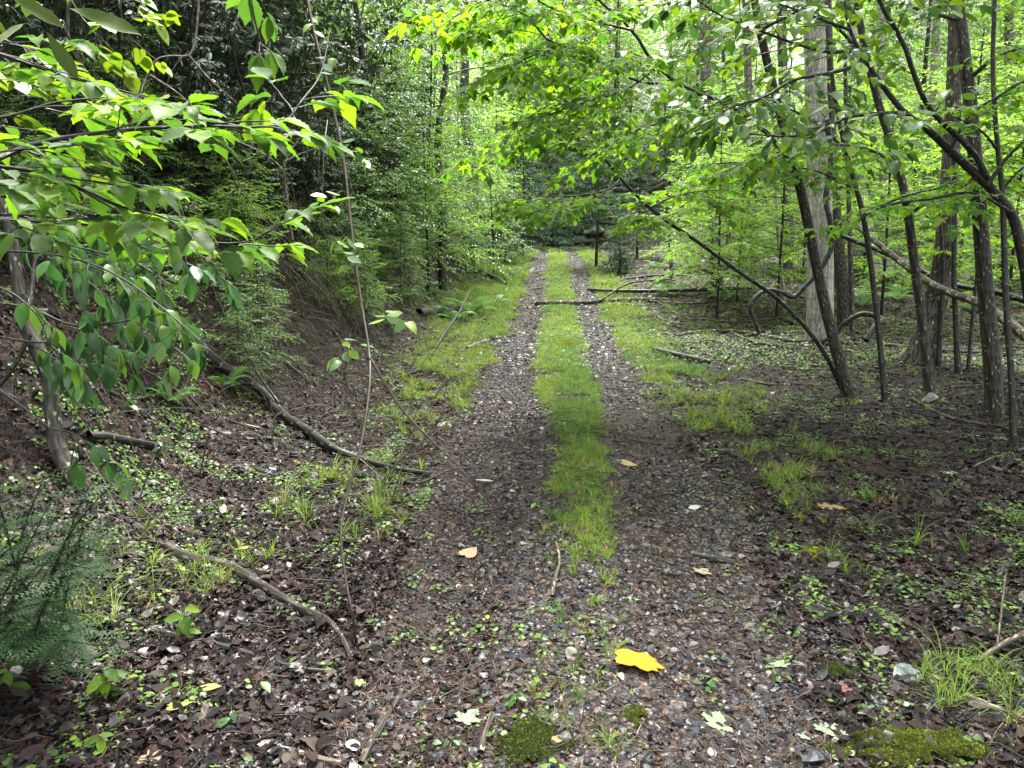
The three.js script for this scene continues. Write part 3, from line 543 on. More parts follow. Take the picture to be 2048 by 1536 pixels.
// ---------------------------------------------------------------- background woods: a few trees grown once, then copied
const F = { // leaf masses for far trees
  maple: species('maple', T.far_maple, null, [[0.14, 0.27, 0.016], [0.20, 0.35, 0.016], [0.10, 0.205, 0.02]], null, { trans: 0.68, coat: 0.12, cr: 0.4 }),
  oak: species('oak', T.far, null, [[0.075, 0.16, 0.02], [0.11, 0.21, 0.016], [0.06, 0.125, 0.024]], null, { trans: 0.5, coat: 0.7, cr: 0.35 }),
  dark: species('evergreen', T.far, null, [[0.04, 0.085, 0.026], [0.05, 0.105, 0.03], [0.06, 0.12, 0.03]], null, { trans: 0.3, coat: 1, cr: 0.3 }),
};
function farTree(name, label, group, at, { H, hs, spread, n, sp, size, r, rise = 0.25, bark = BARK.wet, lean = 0.3, twig = 0.5, gapF = 0.55 }) {
  const p = new Plant(name, label, 'tree', at, group), dx = rr(-lean, lean), dz = rr(-lean, lean);
  const pts = smooth([at.clone().add(V(0, -0.15, 0)), at.clone().add(V(dx * 0.2, H * 0.35, dz * 0.3)), at.clone().add(V(dx * 0.8, H * 0.7, dz * 0.7)), at.clone().add(V(dx, H, dz))], 14);
  p.limb('trunk', pts, (t) => lerp(r, 0.015, t), bark, 8, { flare: 0.4, flareH: 0.2 });
  for (let i = 0; i < n; i++) {
    const f = (i + rnd()) / n, h = lerp(hs, H * 0.98, f) / H * 14, k = Math.min(13, Math.floor(h)), q = pts[k].clone().lerp(pts[k + 1], h - k), a = i * 2.4 + rr(-0.4, 0.4), L = spread * Math.pow(1 - 0.75 * f, 0.7) * rr(0.6, 1.1);
    p.spray(q, V(Math.cos(a), rise + rr(-0.2, 0.3), Math.sin(a)), L, { sp, size, gap: size * gapF, twigGap: Math.max(0.1, L * 0.065), twigLen: L * twig, droop: 0.25, tilt: 0.45, r: 0.012, from: 0.2, bend: rr(-0.14, 0.05), tier: 0.5, twigWood: false });
  }
  return p.finish(0, BARK.wet);
}
reseed(301);
const NOWHERE = V(0, 0, 0);
const kinds = {
  tall_maple: [0, 1].map((i) => farTree('woodland_maple_tree', 'maple tree with bright yellow-green leaves in the woods', '', NOWHERE, { H: 12 + i * 2, hs: 1.3, spread: 3.2, n: 66, sp: F.maple, size: 0.15, r: 0.085 })),
  tall_oak: [0, 1].map((i) => farTree('woodland_oak_tree', 'tall green tree in the woods', '', NOWHERE, { H: 14 + i * 2, hs: 1.6, spread: 3.4, n: 66, sp: F.oak, size: 0.15, r: 0.11 })),
  canopy: [0].map((i) => farTree('canopy_tree', 'tall forest tree', '', NOWHERE, { H: 15, hs: 5, spread: 4.0, n: 60, sp: F.oak, size: 0.17, r: 0.15, rise: 0.3, lean: 0.5 })),
  low_maple: [0, 1].map((i) => farTree('understory_maple_tree', 'low maple in the woods with flat layered leaves', '', NOWHERE, { H: 4.6 + i, hs: 0.9, spread: 2.1, n: 46, sp: F.maple, size: 0.1, r: 0.035, rise: 0.12 })),
  low_beech: [0, 1].map((i) => farTree('understory_beech_tree', 'low tree in the woods with layered blue-green leaves', '', NOWHERE, { H: 4.2 + i, hs: 0.5, spread: 2.1, n: 48, sp: F.oak, size: 0.088, r: 0.035, rise: 0.1 })),
};
const homes = new Map();
function plantAt(list, x, z, s, label, group, sy = 1) {
  const src = pick(list), first = !homes.has(src), o = first ? src : cloneOf(src); homes.set(src, 1);
  o.position.copy(gy(x, z)); o.rotation.y = rnd() * 6.283; o.scale.set(s, s * sy, s); tag(o, label, null, group); return o;
}
// where the photograph sees them: (column, distance) -> ground
const put = (u, d) => [(u - IW / 2) / FOCAL * d, -d];
for (const [u, d, kind, s] of [ // low layered trees along both sides of the track
  [760, 16, 'low_beech', 0.9], [840, 18, 'low_beech', 1.0], [905, 20.5, 'low_beech', 0.75], [940, 24, 'low_maple', 0.9], [870, 24, 'low_beech', 1.2], [800, 21, 'low_beech', 1.2], [985, 34, 'low_maple', 1.2], [930, 29, 'low_maple', 1.2],
  [1440, 19, 'low_maple', 0.8], [1430, 14.5, 'low_maple', 0.75], [1480, 17, 'low_maple', 1.0], [1560, 15, 'low_maple', 0.85], [1660, 18, 'low_maple', 1.0], [1760, 14, 'low_maple', 0.85], [1900, 16, 'low_maple', 1.0], [2010, 13, 'low_maple', 0.85], [1420, 25, 'low_beech', 1.0], [1470, 26, 'low_maple', 1.2], [1600, 24, 'low_beech', 1.2], [1730, 25, 'low_maple', 1.2], [1860, 24, 'low_beech', 1.2], [1980, 22, 'low_maple', 1.1], [2090, 18, 'low_beech', 1.0],
  [720, 13, 'low_beech', 0.7], [790, 14.5, 'low_beech', 0.75], [680, 11.5, 'low_beech', 0.6], [860, 15.5, 'low_maple', 0.7], [990, 22, 'low_beech', 0.7], 
  [700, 19, 'low_beech', 1.1], [620, 15, 'low_beech', 1.0], [540, 18, 'low_maple', 1.2], [440, 15, 'low_beech', 1.1],
]) {
  const [x, z] = put(u + rr(-15, 15), d), left = u < 1100;
  plantAt(kinds[kind], x, z, s, `${kind === 'low_maple' ? 'low maple with flat layers of bright yellow-green leaves' : 'low tree with layered blue-green leaves'} ${left ? 'left of the track' : 'among the trunks right of the track'}`, `${kind === 'low_maple' ? 'low maples' : 'low blue-green trees'} ${left ? 'left of the track' : 'right of the track'}`);
}
{ // tall trees fill the depth of the woods
  const spots = []; let tries = 0;
  for (let k = 0; k < 34; k++) { // behind the bend of the track
    const d = rr(45, 58), x = (rr(960, 1400) - IW / 2) / FOCAL * d, mp = rnd() < 0.6;
    plantAt(k % 2 ? (mp ? kinds.low_maple : kinds.low_beech) : kinds.tall_maple, x, -d, rr(1.1, 1.5), k % 2 ? `small tree of ${mp ? 'yellow-green' : 'blue-green'} leaves behind the bend of the track` : 'tall maple behind the bend of the track', k % 2 ? `small ${mp ? 'yellow-green' : 'blue-green'} trees behind the bend` : 'tall maples behind the bend');
  }
  while (spots.length < 48 && tries++ < 6000) {
    const d = 14 + 44 * Math.pow(rnd(), 0.85), u = rr(-60, 2110), x = (u - IW / 2) / FOCAL * d, s = x - roadX(d);
    if (d < 40 && s > -4.5 && s < 5.2) continue;
    if (d < 20 && s > 0 && s < 12) continue;
    if (d >= 38 && Math.abs(s) < 1) continue;
    if (spots.some(([a, b]) => Math.hypot(a - x, b + d) < 1.5 + d * 0.028)) continue;
    spots.push([x, -d]);
  }
  for (const [x, z] of spots) {
    const d = -z, left = x < roadX(d), far = d > 38, mp = rnd() < (Math.abs(x - roadX(d)) < 9 ? 0.65 : 0.35), side = far ? 'far back in the woods' : left ? 'on the slope left of the track' : 'in the woods right of the track';
    plantAt(mp ? kinds.tall_maple : kinds.tall_oak, x, z, rr(0.8, 1.15), `tall slender ${mp ? 'maple with yellow-green leaves' : 'tree with mid-green leaves'} ${side}`, `tall ${mp ? 'maples' : 'green trees'} ${side}`);
  }
  for (let k = 0; k < 85; k++) { // low growth between them
    const d = rr(20, 50), u = rr(-40, 2090), x = (u - IW / 2) / FOCAL * d, s = x - roadX(d); if (d < 46 && s > -5 && s < 6.5) continue; if (d < 24 && s > 0) continue;
    const mp = rnd() < 0.5, side = d > 38 ? 'far back in the woods' : s < 0 ? 'on the slope left of the track' : 'in the woods right of the track';
    plantAt(mp ? kinds.low_maple : kinds.low_beech, x, -d, rr(1, 1.7), `small ${mp ? 'yellow-green maple' : 'blue-green layered tree'} in the undergrowth ${side}`, `small ${mp ? 'maples' : 'blue-green trees'} in the undergrowth ${side}`);
  }
}

{ // the woods go on beside and behind the camera: unseen trees, added to shade the floor and leave a gap above the track
  for (const [x, d, s] of [[4.6, 2.6, 1], [5.2, -0.6, 1.05], [3.9, -3.6, 0.95], [7.6, 4.6, 1.1], [8.4, 0.6, 1.1], [-4.6, 1.6, 0.95], [-5.4, -1.6, 1], [-4.2, -4.4, 1], [-7.2, 3.4, 1.05], [-8.2, -0.4, 1.1], [0.8, -7.5, 1.05], [9.6, 8, 1.1], [12.5, 5, 1.1], [-9.2, 7, 1.15], [-8.4, 11, 1.1], [-6.2, 15.5, 1.05], [-8, 18, 1.1]]) plantAt(kinds.canopy, x, -d, s, `tall dark-trunked tree ${d > 17 ? 'behind the thicket on the far left bank' : d > 10 ? (x < -7 ? 'at the back of the left bank thicket' : 'in the left bank thicket, crown leaning to the track') : 'unseen beside the camera, added to shade the floor'}`, d > 10 ? 'tall trees behind the left bank thicket' : 'unseen shade trees beside and behind the camera');
}

// ---------------------------------------------------------------- rhododendron thicket on the bank
function rhododendron(at, H, label, n, leafSize = 0.12, sp = F_rhodo) {
  const p = new Plant('rhododendron_shrub', label, 'shrub', at);
  for (let i = 0; i < n; i++) {
    const a = i * 2.4 + rr(-0.5, 0.5), out = rr(0.3, 1) * H * 0.45, h = H * rr(0.65, 1.05), e = V(Math.cos(a) * out, h, Math.sin(a) * out);
    const pts = smooth([at.clone().add(V(Math.cos(a) * 0.1, -0.1, Math.sin(a) * 0.1)), at.clone().add(V(e.x * 0.35 + rr(-0.2, 0.2), h * 0.3, e.z * 0.35 + rr(-0.2, 0.2))), at.clone().add(V(e.x * 0.6 + rr(-0.25, 0.25), h * 0.62, e.z * 0.7 + rr(-0.25, 0.25))), at.clone().add(e)], 12);
    p.limb('stem', pts, taper(rr(0.016, 0.03), 0.006), BARK.wet, 5, { wob: 0.1 });
    for (let k = 4; k <= 12; k++) for (let b = 0; b < (k > 8 ? 3 : 1); b++) {
      const d = V(rr(-1, 1), rr(-0.2, 0.7), rr(-1, 1)).normalize(), L = rr(0.25, 0.6), tip = pts[k].clone().addScaledVector(d, L);
      tube(p.twigs, [pts[k], pts[k].clone().lerp(tip, 0.5).add(V(0, 0.03, 0)), tip], taper(0.006, 0.003), 4);
      const whorl = (q, ax) => { const m = 6 + Math.floor(rnd() * 4); for (let j = 0; j < m; j++) { const az = j / m * 6.283 + rr(-0.3, 0.3), side = V(Math.cos(az), 0, Math.sin(az)).addScaledVector(ax, -ax.dot(V(Math.cos(az), 0, Math.sin(az)))).normalize(); p.leaf(sp, q, side.clone().multiplyScalar(1).addScaledVector(ax, rr(0.0, 0.45)).addScaledVector(DOWN, rr(0, 0.5)), ax.clone().addScaledVector(UP1, 0.6), leafSize * rr(0.75, 1.2)); } };
      whorl(tip, d); if (rnd() < 0.6) whorl(pts[k].clone().lerp(tip, 0.55).add(V(0, 0.03, 0)), d);
    }
  }
  return p;
}
const F_rhodo = SP.rhododendron;
reseed(401);
const rhod = [0, 1, 2].map((i) => rhododendron(NOWHERE, 2.9 + 0.3 * i, 'dark rhododendron', 11).finish(0));
{
  const spots = []; // along the lip of the bank, and behind it
  for (let d = 4.6; d < 20; d += 0.95) { const lip = roadX(d) - footL(d) - 1.62; spots.push([lip + rr(-0.2, 0.3), d, rr(0.8, 1.05), 0]); }
  for (const [x, d, s] of [[-4.3, 2.6, 1.3], [-4.9, 4.0, 1.3], [-5.9, 3.0, 1.35], [-4.4, 0.9, 1.2]]) spots.push([x, d, s, 1]);  // out of view on the left, added to block sky and darken that side
  for (let k = 0; k < 26; k++) { const d = rr(5.0, 17); spots.push([roadX(d) - footL(d) - rr(0.95, 1.75), d, rr(0.38, 0.6), 2]); }
  for (let d = 4.2; d < 19; d += 1.25) { const lip = roadX(d) - footL(d) - 3.3; spots.push([lip + rr(-0.4, 0.4), d, rr(1, 1.25), 1]); }
  for (let d = 6; d < 22; d += 1.7) { const lip = roadX(d) - footL(d) - 5.4; spots.push([lip + rr(-0.6, 0.6), d, rr(1.1, 1.4), 1]); }
  for (let k = 0; k < 46; k++) { const d = rr(4.8, 15), x = roadX(d) - footL(d) - rr(0.2, 2), lo = rnd() < 0.6; plantAt(lo ? kinds.low_beech : kinds.low_maple, x, -d, rr(0.16, 0.3), lo ? 'small leafy blue-green shoot growing out of the left bank' : 'small yellow-green maple shoot growing out of the left bank', lo ? 'blue-green shoots on the left bank' : 'maple shoots on the left bank'); }
  let at = 0; const nth = ['first', 'second', 'third', 'fourth', 'fifth', 'sixth', 'seventh', 'eighth', 'ninth', 'tenth', 'eleventh', 'twelfth', 'thirteenth', 'fourteenth', 'fifteenth', 'sixteenth', 'seventeenth', 'eighteenth'];
  spots.forEach(([x, d, s, back]) => plantAt(rhod, x, -d, s, back === 2 ? 'low dark rhododendron hanging on the face of the left bank' : back ? 'dark evergreen rhododendron at the back of the thicket on the left bank' : `dark evergreen rhododendron on the lip of the left bank, ${nth[at++]} counted from the camera`, back === 2 ? 'low rhododendrons on the face of the left bank' : back ? 'rhododendrons at the back of the left bank' : 'rhododendrons on the lip of the left bank'));
}

// ---------------------------------------------------------------- white pines at the end of the track
function pine(at, H, spread, label, sc, rows = 12, foot = 0.12) { rows = Math.round(rows * 1.25);
  const p = new Plant('white_pine_tree', label, 'tree', at);
  p.limb('trunk', smooth([at.clone().add(V(0, -0.1, 0)), at.clone().add(V(0.04, H * 0.5, 0.03)), at.clone().add(V(0, H, 0))], 10), taper(0.055 * sc, 0.01), BARK.wet, 7);
  const s = new Soup();
  for (let k = 0; k < rows; k++) {
    const f = k / rows, y = lerp(H * foot, H * 0.97, f) + rr(-0.1, 0.1) * H / rows, L = spread * Math.pow(1 - f, 0.75) * rr(0.6, 1.15) + 0.12, m = 5;
    for (let j = 0; j < m; j++) {
      const a = j / m * 6.283 + k * 1.1 + rr(-0.25, 0.25), d = V(Math.cos(a), 0.2 - 0.25 * (1 - f) + rr(-0.28, 0.28), Math.sin(a)), q0 = at.clone().add(V(0, y + rr(-0.4, 0.4) * H / rows, 0)), q1 = q0.clone().addScaledVector(d, L * rr(0.7, 1.1)).add(V(0, 0.12 * L, 0));
      tube(p.twigs, smooth([q0, q0.clone().lerp(q1, 0.5).add(V(0, -0.05 * L, 0)), q1], 4), taper(0.009, 0.003), 4);
      for (let t = 0.25; t <= 1.01; t += 0.11 / L * 1.1) for (const side of [-1, 0, 1]) {
        const q = q0.clone().lerp(q1, t), lat = V(-d.z, 0, d.x).multiplyScalar(side * L * 0.4 * (1.1 - t) * rr(0.5, 1.1)), tip = q.clone().add(lat).addScaledVector(d, Math.abs(side) * 0.12 * L).add(V(0, rr(-0.03, 0.06), 0));
        const b = rr(0.7, 1.25), col = [0.038 * b, 0.075 * b, 0.036 * b], dir = V(lat.x * 2 + d.x, 0.25, lat.z * 2 + d.z).normalize();
        for (let nn = 0; nn < 34; nn++) { const e = dir.clone().add(V(gauss() * 1.1, gauss() * 1.1, gauss() * 1.1)).normalize(); s.add(NEEDLE, frame(tip, e, V(rr(-1, 1), 1, rr(-1, 1)), rr(0.09, 0.14)), col); }
      }
    }
  }
  s.build('foliage', needleM, p.root, p.base, 'stuff'); p.finish(0, BARK.wet); return p.root;
}
const NEEDLE = template([-0.03, 0, 0, 0.03, 0, 0, 0, -0.03, 1], [0, 2, 1], [0, 0, 1, 0, 0.5, 1]);
const needleM = new THREE.MeshPhysicalMaterial({ vertexColors: true, roughness: 0.6, specularIntensity: 0.4, side: THREE.DoubleSide }); needleM.name = 'pine needles';
reseed(501);
for (const [u, d, H, sp, label, rows, foot] of [
  [1190, 25, 4.6, 1.55, 'blue-green young white pine standing right beside the end of the track', 13, 0.14], [1045, 29, 4.4, 1.2, 'feathery pale blue-green pine left of the track end, behind the low sapling', 12, 0.2], [1010, 26, 1.7, 0.95, 'low bushy pine seedling left of the track end', 7, 0.1], [1270, 29, 4.5, 1.6, 'dark young pine behind and right of the pine at the end of the track', 12, 0.08], [1110, 38, 6, 2.0, 'dark pine closing off the far end of the track', 13, 0.08], [1235, 23, 0.8, 0.45, 'knee-high pine seedling right of the track end', 4, 0.15], [1040, 41, 5, 1.7, 'dark pine deep behind the left of the track end', 11, 0.08], [1180, 44, 6, 2.2, 'dark pine deep behind the right of the track end', 12, 0.05],
]) { const [x, z] = put(u, d); pine(gy(x, z), H, sp, label, 1, rows, foot); }

// ---------------------------------------------------------------- the near shrubs at the left edge
function nearShrub(name, label, category, base, lines, sp, o) {
  const p = new Plant(name, label, category, base);
  for (const [px, d0, d1, w0, w1, oo] of lines) { const pts = smooth(line(px, d0, d1), 16); p.limb('branch', pts, taper(wpx(w0, d0), wpx(w1, d1)), oo?.bark ?? BARK.wet, 7, { wob: 0.12 }); p.along(pts, { sp, ...o, ...(oo ?? {}) }); }
  p.finish(300, o.twigMat ?? BARK.wet); return p;
}
reseed(601);
const birchO = { size: 0.078, gap: 0.055, twigGap: 0.08, twigLen: 0.1, len: 0.2, every: 0.075, droop: 0.02, tilt: 0.28, r: 0.0022, t0: 0.04, fwd: 0.9, rise: 0.0, bend: -0.01 };
nearShrub('birch_sapling', 'near birch sapling reaching in from the left edge with large toothed yellow-green leaves', 'sapling', V(-1.9, height(-1.9, -1.5), -1.5), [
  [[[-160, 330], [-60, 322], [0, 316], [60, 290], [180, 268], [300, 256], [420, 252], [560, 251], [600, 206]], 1.35, 1.75, 15, 4],
  [[[-120, 420], [-20, 436], [60, 442], [180, 450], [330, 468], [440, 487], [505, 480], [560, 446]], 1.7, 2.0, 9, 3, { every: 0.11 }],
  [[[-120, 318], [0, 333], [85, 345], [160, 376], [253, 417], [328, 434], [460, 475]], 1.5, 1.75, 8, 3, { every: 0.1 }],
  [[[-100, 230], [0, 235], [110, 205], [210, 195]], 1.5, 1.7, 7, 3, { every: 0.12 }],
  [[[495, -60], [505, 20], [525, 100], [545, 180], [540, 215]], 1.9, 2.0, 5, 2, { every: 0.12, len: 0.06, twigLen: 0.05, droop: 0.7 }],
  [[[-100, 85], [0, 108], [120, 150], [260, 186], [330, 215]], 2.0, 2.2, 6, 2, { every: 0.09 }],
  [[[-100, 382], [40, 398], [160, 432], [290, 500]], 2.0, 2.2, 6, 2, { every: 0.09 }],
  [[[-80, 250], [60, 300], [180, 350], [290, 372]], 2.1, 2.3, 5, 2, { every: 0.1 }],
  [[[600, 206], [640, 150], [660, 60]], 1.8, 2.0, 4, 2, { every: 0.5, len: 0.06 }],
], SP.birch, birchO);
const spiceO = { size: 0.09, gap: 0.06, twigGap: 0.08, twigLen: 0.1, len: 0.2, every: 0.12, droop: 0.75, tilt: 0.5, r: 0.0022, t0: 0.25, fwd: 0.7, rise: -0.25, bend: -0.15, bark: BARK.tan };
nearShrub('spicebush', 'glossy-leaved shrub with drooping dark green leaves hanging over the left bank', 'shrub', G(20, 980), [
  [[[-80, 600], [0, 606], [70, 620], [143, 650], [219, 647], [321, 628]], 2.6, 2.6, 6, 3, { t0: 0.55 }],
  [[[-60, 668], [0, 674], [78, 685], [150, 680], [215, 690]], 2.7, 2.7, 5, 2, { t0: 0.4 }],
  [[[-60, 500], [60, 505], [160, 520], [250, 560], [330, 620], [400, 680]], 2.8, 2.5, 6, 2, { t0: 0.35 }],
  [[[-60, 470], [80, 480], [180, 500], [280, 530], [340, 570]], 2.9, 2.8, 6, 2, { t0: 0.2 }],
  [[[-40, 560], [30, 590], [80, 640], [100, 700]], 2.4, 2.4, 5, 2, { t0: 0.3, every: 0.2 }],
  [[[-60, 430], [60, 430], [200, 450], [330, 480], [420, 520]], 3.0, 2.9, 6, 2, { t0: 0.2 }],
  [[[0, 780], [60, 825], [105, 858], [145, 866], [185, 900], [215, 935]], 2.7, 2.7, 4, 2, { t0: 0.6, every: 0.14, len: 0.08 }],
], SP.spicebush, spiceO);
const heartO = { size: 0.05, gap: 0.06, twigGap: 0.08, twigLen: 0.08, len: 0.16, every: 0.11, droop: 0.5, tilt: 0.6, r: 0.0018, t0: 0.0, rise: -0.1 };
nearShrub('greenbrier_vine', 'tangle of greenbrier vine with rounded heart-shaped yellow-green leaves at the top left', 'vine', G(60, 900).add(V(-0.5, 0, 0)), [
  [[[-60, 160], [20, 130], [90, 110], [150, 90], [230, 60], [300, 20]], 2.3, 2.4, 4, 2], [[[-60, 60], [60, 100], [130, 150], [200, 170], [280, 190], [340, 205]], 2.3, 2.5, 4, 2],
  [[[-60, 200], [40, 180], [120, 170], [200, 175]], 2.2, 2.3, 4, 2], [[[240, -40], [245, 40], [262, 80], [268, 120]], 2.6, 2.6, 3, 2, { every: 0.2 }], [[[120, -40], [160, 30], [190, 70], [185, 120]], 2.5, 2.5, 4, 2, { every: 0.16 }],
], SP.catbrier, heartO);
{ // big dark leaves close to the lens
  const p = new Plant('big_rhododendron_branch', 'very near rhododendron spray with long leathery leaves in the top left corner', 'branch', P(-60, -40, 1.3));
  const st = smooth([P(-160, -120, 1.3), P(-40, -30, 1.28), P(60, -20, 1.25), P(130, -25, 1.3)], 10); p.limb('stem', st, taper(0.007, 0.003), BARK.tan, 7);
  for (const [a, b, d, len] of [[[14, -12], [135, 52], 1.1, 1], [[-10, 95], [44, 36], 1.0, 1], [[94, 64], [158, 164], 1.2, 1], [[138, 17], [288, 62], 1.3, 1], [[-30, 20], [24, 70], 1.05, 1], [[70, -40], [-40, -10], 1.15, 1], [[150, -10], [240, -40], 1.3, 1]]) {
    const A = P(...a, d), B = P(...b, d + 0.04), dir = B.clone().sub(A); p.leaves.push({ sp: SP.big_rhododendron, m: frame(A, dir, V(rr(-0.4, 0.1), 0.5, rr(0.3, 0.9)), dir.length()), k: rnd() < 0.5 ? 0 : 1, c: Math.floor(rnd() * 3), pos: A.clone(), size: dir.length() * 3 });
  }
  p.finish(60);
}
// ---------------------------------------------------------------- bare stems, hanging vine, thicket twigs
function woody(name, label, category, base, lines, mat, group) { // each line: [points, radius0, radius1, sides, part]
  const p = new Plant(name, label, category, base, group);
  for (const [pts, r0, r1, sides, part, o] of lines) p.limb(part ?? 'stem', smooth(pts, Math.max(10, pts.length * 4)), taper(r0, r1), (o?.mat) ?? mat, sides ?? 7, { wob: 0.1, cap: true, ...(o ?? {}) });
  return p;
}
reseed(701);
{
  const foot = G(712, 1286), px = [[712, 1286], [705, 1230], [690, 1150], [682, 1060], [695, 990], [716, 915], [729, 850], [740, 760], [738, 700], [725, 620], [713, 540], [699, 420], [686, 310], [660, 190], [632, 80], [610, -30], [600, -140]];
  const ds = [depthOf(foot), 2.98, 3.05, 3.15, 3.25, 3.35, 3.45, 3.6, 3.75, 3.9, 4.0, 4.15, 4.3, 4.4, 4.5, 4.6, 4.7], pts = px.map(([u, v], i) => P(u, v, ds[i])); pts[0] = foot;
  const side = [[739, 716], [804, 819], [869, 887], [917, 932], [951, 973], [1015, 1040]], sp0 = line(side, 3.7, 3.55); sp0[5] = G(1015, 1040);
  const p = woody('woody_vine', 'long thin bare vine hanging from the treetops to the ground left of the track', 'vine', foot, [[pts, 0.0045, 0.0095, 7, 'stem'], [sp0, 0.008, 0.002, 5, 'branch'], [[P(716, 915, 3.36), P(740, 935, 3.3), P(790, 985, 3.25), G(822, 1030)], 0.003, 0.0012, 5, 'branch'], [[P(725, 620, 3.9), P(700, 700, 3.9), P(690, 760, 3.95), P(740, 830, 4.0)], 0.004, 0.002, 5, 'branch'], [[P(655, 240, 4.3), P(648, 300, 4.1), P(645, 385, 4.0)], 0.003, 0.0015, 5, 'branch']], BARK.twig);
  for (const [u, v, d] of [[640, 395, 4.0], [690, 490, 4.0], [700, 515, 3.95], [790, 628, 3.9], [700, 300, 4.2], [655, 130, 4.4], [640, 40, 4.5], [700, 700, 3.8]]) for (let k = 0; k < 7; k++) p.leaf(SP.cherry, P(u + rr(-25, 25), v + rr(-22, 22), d + rr(-0.1, 0.1)), V(rr(-1, 1), rr(-0.5, 0.1), rr(-1, 1)), V(gauss() * 0.5, 1, rr(0, 0.8)), rr(0.07, 0.1));
  p.finish(60);
}
{
  const b = G(172, 986), d = depthOf(b);
  woody('tree_stem', 'bare crooked dark stem climbing from the leaf litter up the left edge of the bank', 'tree', b, [[[b.clone().add(V(0, -0.05, 0)), ...line([[140, 945], [118, 900], [106, 830], [99, 760], [70, 690], [46, 640], [34, 560], [20, 470], [0, 380], [-30, 280]], d - 0.03, d + 0.2)], 0.048, 0.026, 9, 'trunk', { wob: 0.12 }], [line([[60, 670], [30, 730], [-10, 780], [-60, 800]], d, d + 0.1), 0.012, 0.006, 6, 'branch'], [line([[46, 640], [60, 600], [70, 520], [90, 440]], d, d + 0.3), 0.015, 0.008, 6, 'branch']], BARK.lichen).finish();
}
for (const [px, d0, d1, r, label] of [ // bare pale twigs before the thicket
  [[[398, -20], [392, 70], [378, 110], [340, 112], [312, 120], [290, 160], [280, 190]], 3.6, 3.3, 0.0055, 'bare pale crooked branch curving down over the dark thicket at upper left'],
  [[[378, 112], [420, 160], [455, 190], [490, 225]], 3.6, 3.8, 0.005, 'bare thin twig running right from the pale crooked branch at upper left'],
  [[[300, 150], [360, 190], [400, 230], [440, 300], [480, 370], [510, 420], [540, 450]], 3.4, 3.7, 0.004, 'long bare thin twig crossing the dark gap under the thicket'],
  [[[430, 270], [480, 285], [530, 310], [565, 340], [570, 380], [560, 430]], 5, 5.2, 0.006, 'bare pale twig hooking downward in the middle of the thicket'],
  [[[585, 480], [575, 400], [570, 330], [590, 290], [620, 250]], 5.2, 5.4, 0.006, 'bare pale stem curving up through the bank thicket'],
  [[[140, -20], [136, 60], [150, 110], [170, 140]], 2.8, 2.9, 0.006, 'short bare pale stem among the round yellow-green leaves'],
  [[[655, 270], [640, 310], [638, 350], [645, 375]], 4.6, 4.6, 0.003, 'thin pale tendril hanging beside the vine'],
]) woody('bare_branch', label, 'branch', P(...px[0], d0), [[line(px, d0, d1), r, r * 0.5, 6, 'stem'], [line(px.slice(2).map(([u, v], i) => [u + 12 * i, v + 25 * i - 8]), d0, d1 + 0.2), r * 0.5, r * 0.2, 5, 'twig']], BARK.pale).finish();
{ // tangle of bare roots and twigs on the bank: nobody could count it
  const s = new Soup(); reseed(707);
  for (let k = 0; k < 620; k++) {
    const u = rr(430, 880), d = lerp(6.3, 12, Math.pow(rnd(), 1.2)), x = (u - IW / 2) / FOCAL * d + rr(-0.3, 0.3), z = -d, sx = x - roadX(d); if (-sx < footL(d) + 0.2) continue;
    const p = gy(x, z), L = rr(0.4, 1.5), a = rr(-0.6, 1.2), q = V(x + Math.cos(a) * L * 0.6 + 0.1, 0, z + rr(-0.2, 0.5)); q.y = height(q.x, q.z) + rr(-0.05, 0.1);
    p.y += rr(0.2, 1.3) * (rnd() < 0.7 ? 1 : 0.2);
    tube(s, smooth([p, p.clone().lerp(q, 0.35).add(V(rr(-0.1, 0.15), rr(0, 0.2), rr(-0.1, 0.1))), p.clone().lerp(q, 0.7).add(V(rr(-0.12, 0.12), rr(-0.1, 0.08), rr(-0.1, 0.1))), q], 7), taper(rr(0.0018, 0.005), 0.0012), 4, { col: rnd() < 0.2 ? [1.7, 1.6, 1.5] : [0.8, 0.8, 0.8] });
  }
  tag(s.build('root_tangle', BARK.twig, scene), 'tangle of bare twigs and hanging roots on the face of the left bank', 'twigs', null, 'stuff');
}
{ // thin arching dead stems along the foot of the bank
  const s = new Soup(); reseed(709);
  for (let k = 0; k < 170; k++) {
    const d = rr(3.6, 12), x = roadX(d) - rr(1.1, footL(d) + 1.2), z = -d, p = gy(x, z), a = rr(-1.2, 1.2) + (rnd() < 0.3 ? 3 : 0), L = rr(0.35, 1.3), q = V(x + Math.cos(a) * L, 0, z + Math.sin(a) * L); q.y = height(q.x, q.z) + rr(-0.03, 0.25);
    tube(s, smooth([p, p.clone().lerp(q, 0.3).add(V(rr(-0.1, 0.1), rr(0.05, 0.4), rr(-0.1, 0.1))), p.clone().lerp(q, 0.7).add(V(rr(-0.12, 0.12), rr(0, 0.25), rr(-0.1, 0.1))), q], 8), taper(rr(0.0015, 0.0042), 0.001), 4, { col: rnd() < 0.3 ? [1.7, 1.6, 1.5] : WHITE });
  }
  tag(s.build('dead_stems', BARK.twig, scene), 'thin arching dead stems along the foot of the left bank', 'twigs', null, 'stuff');
}
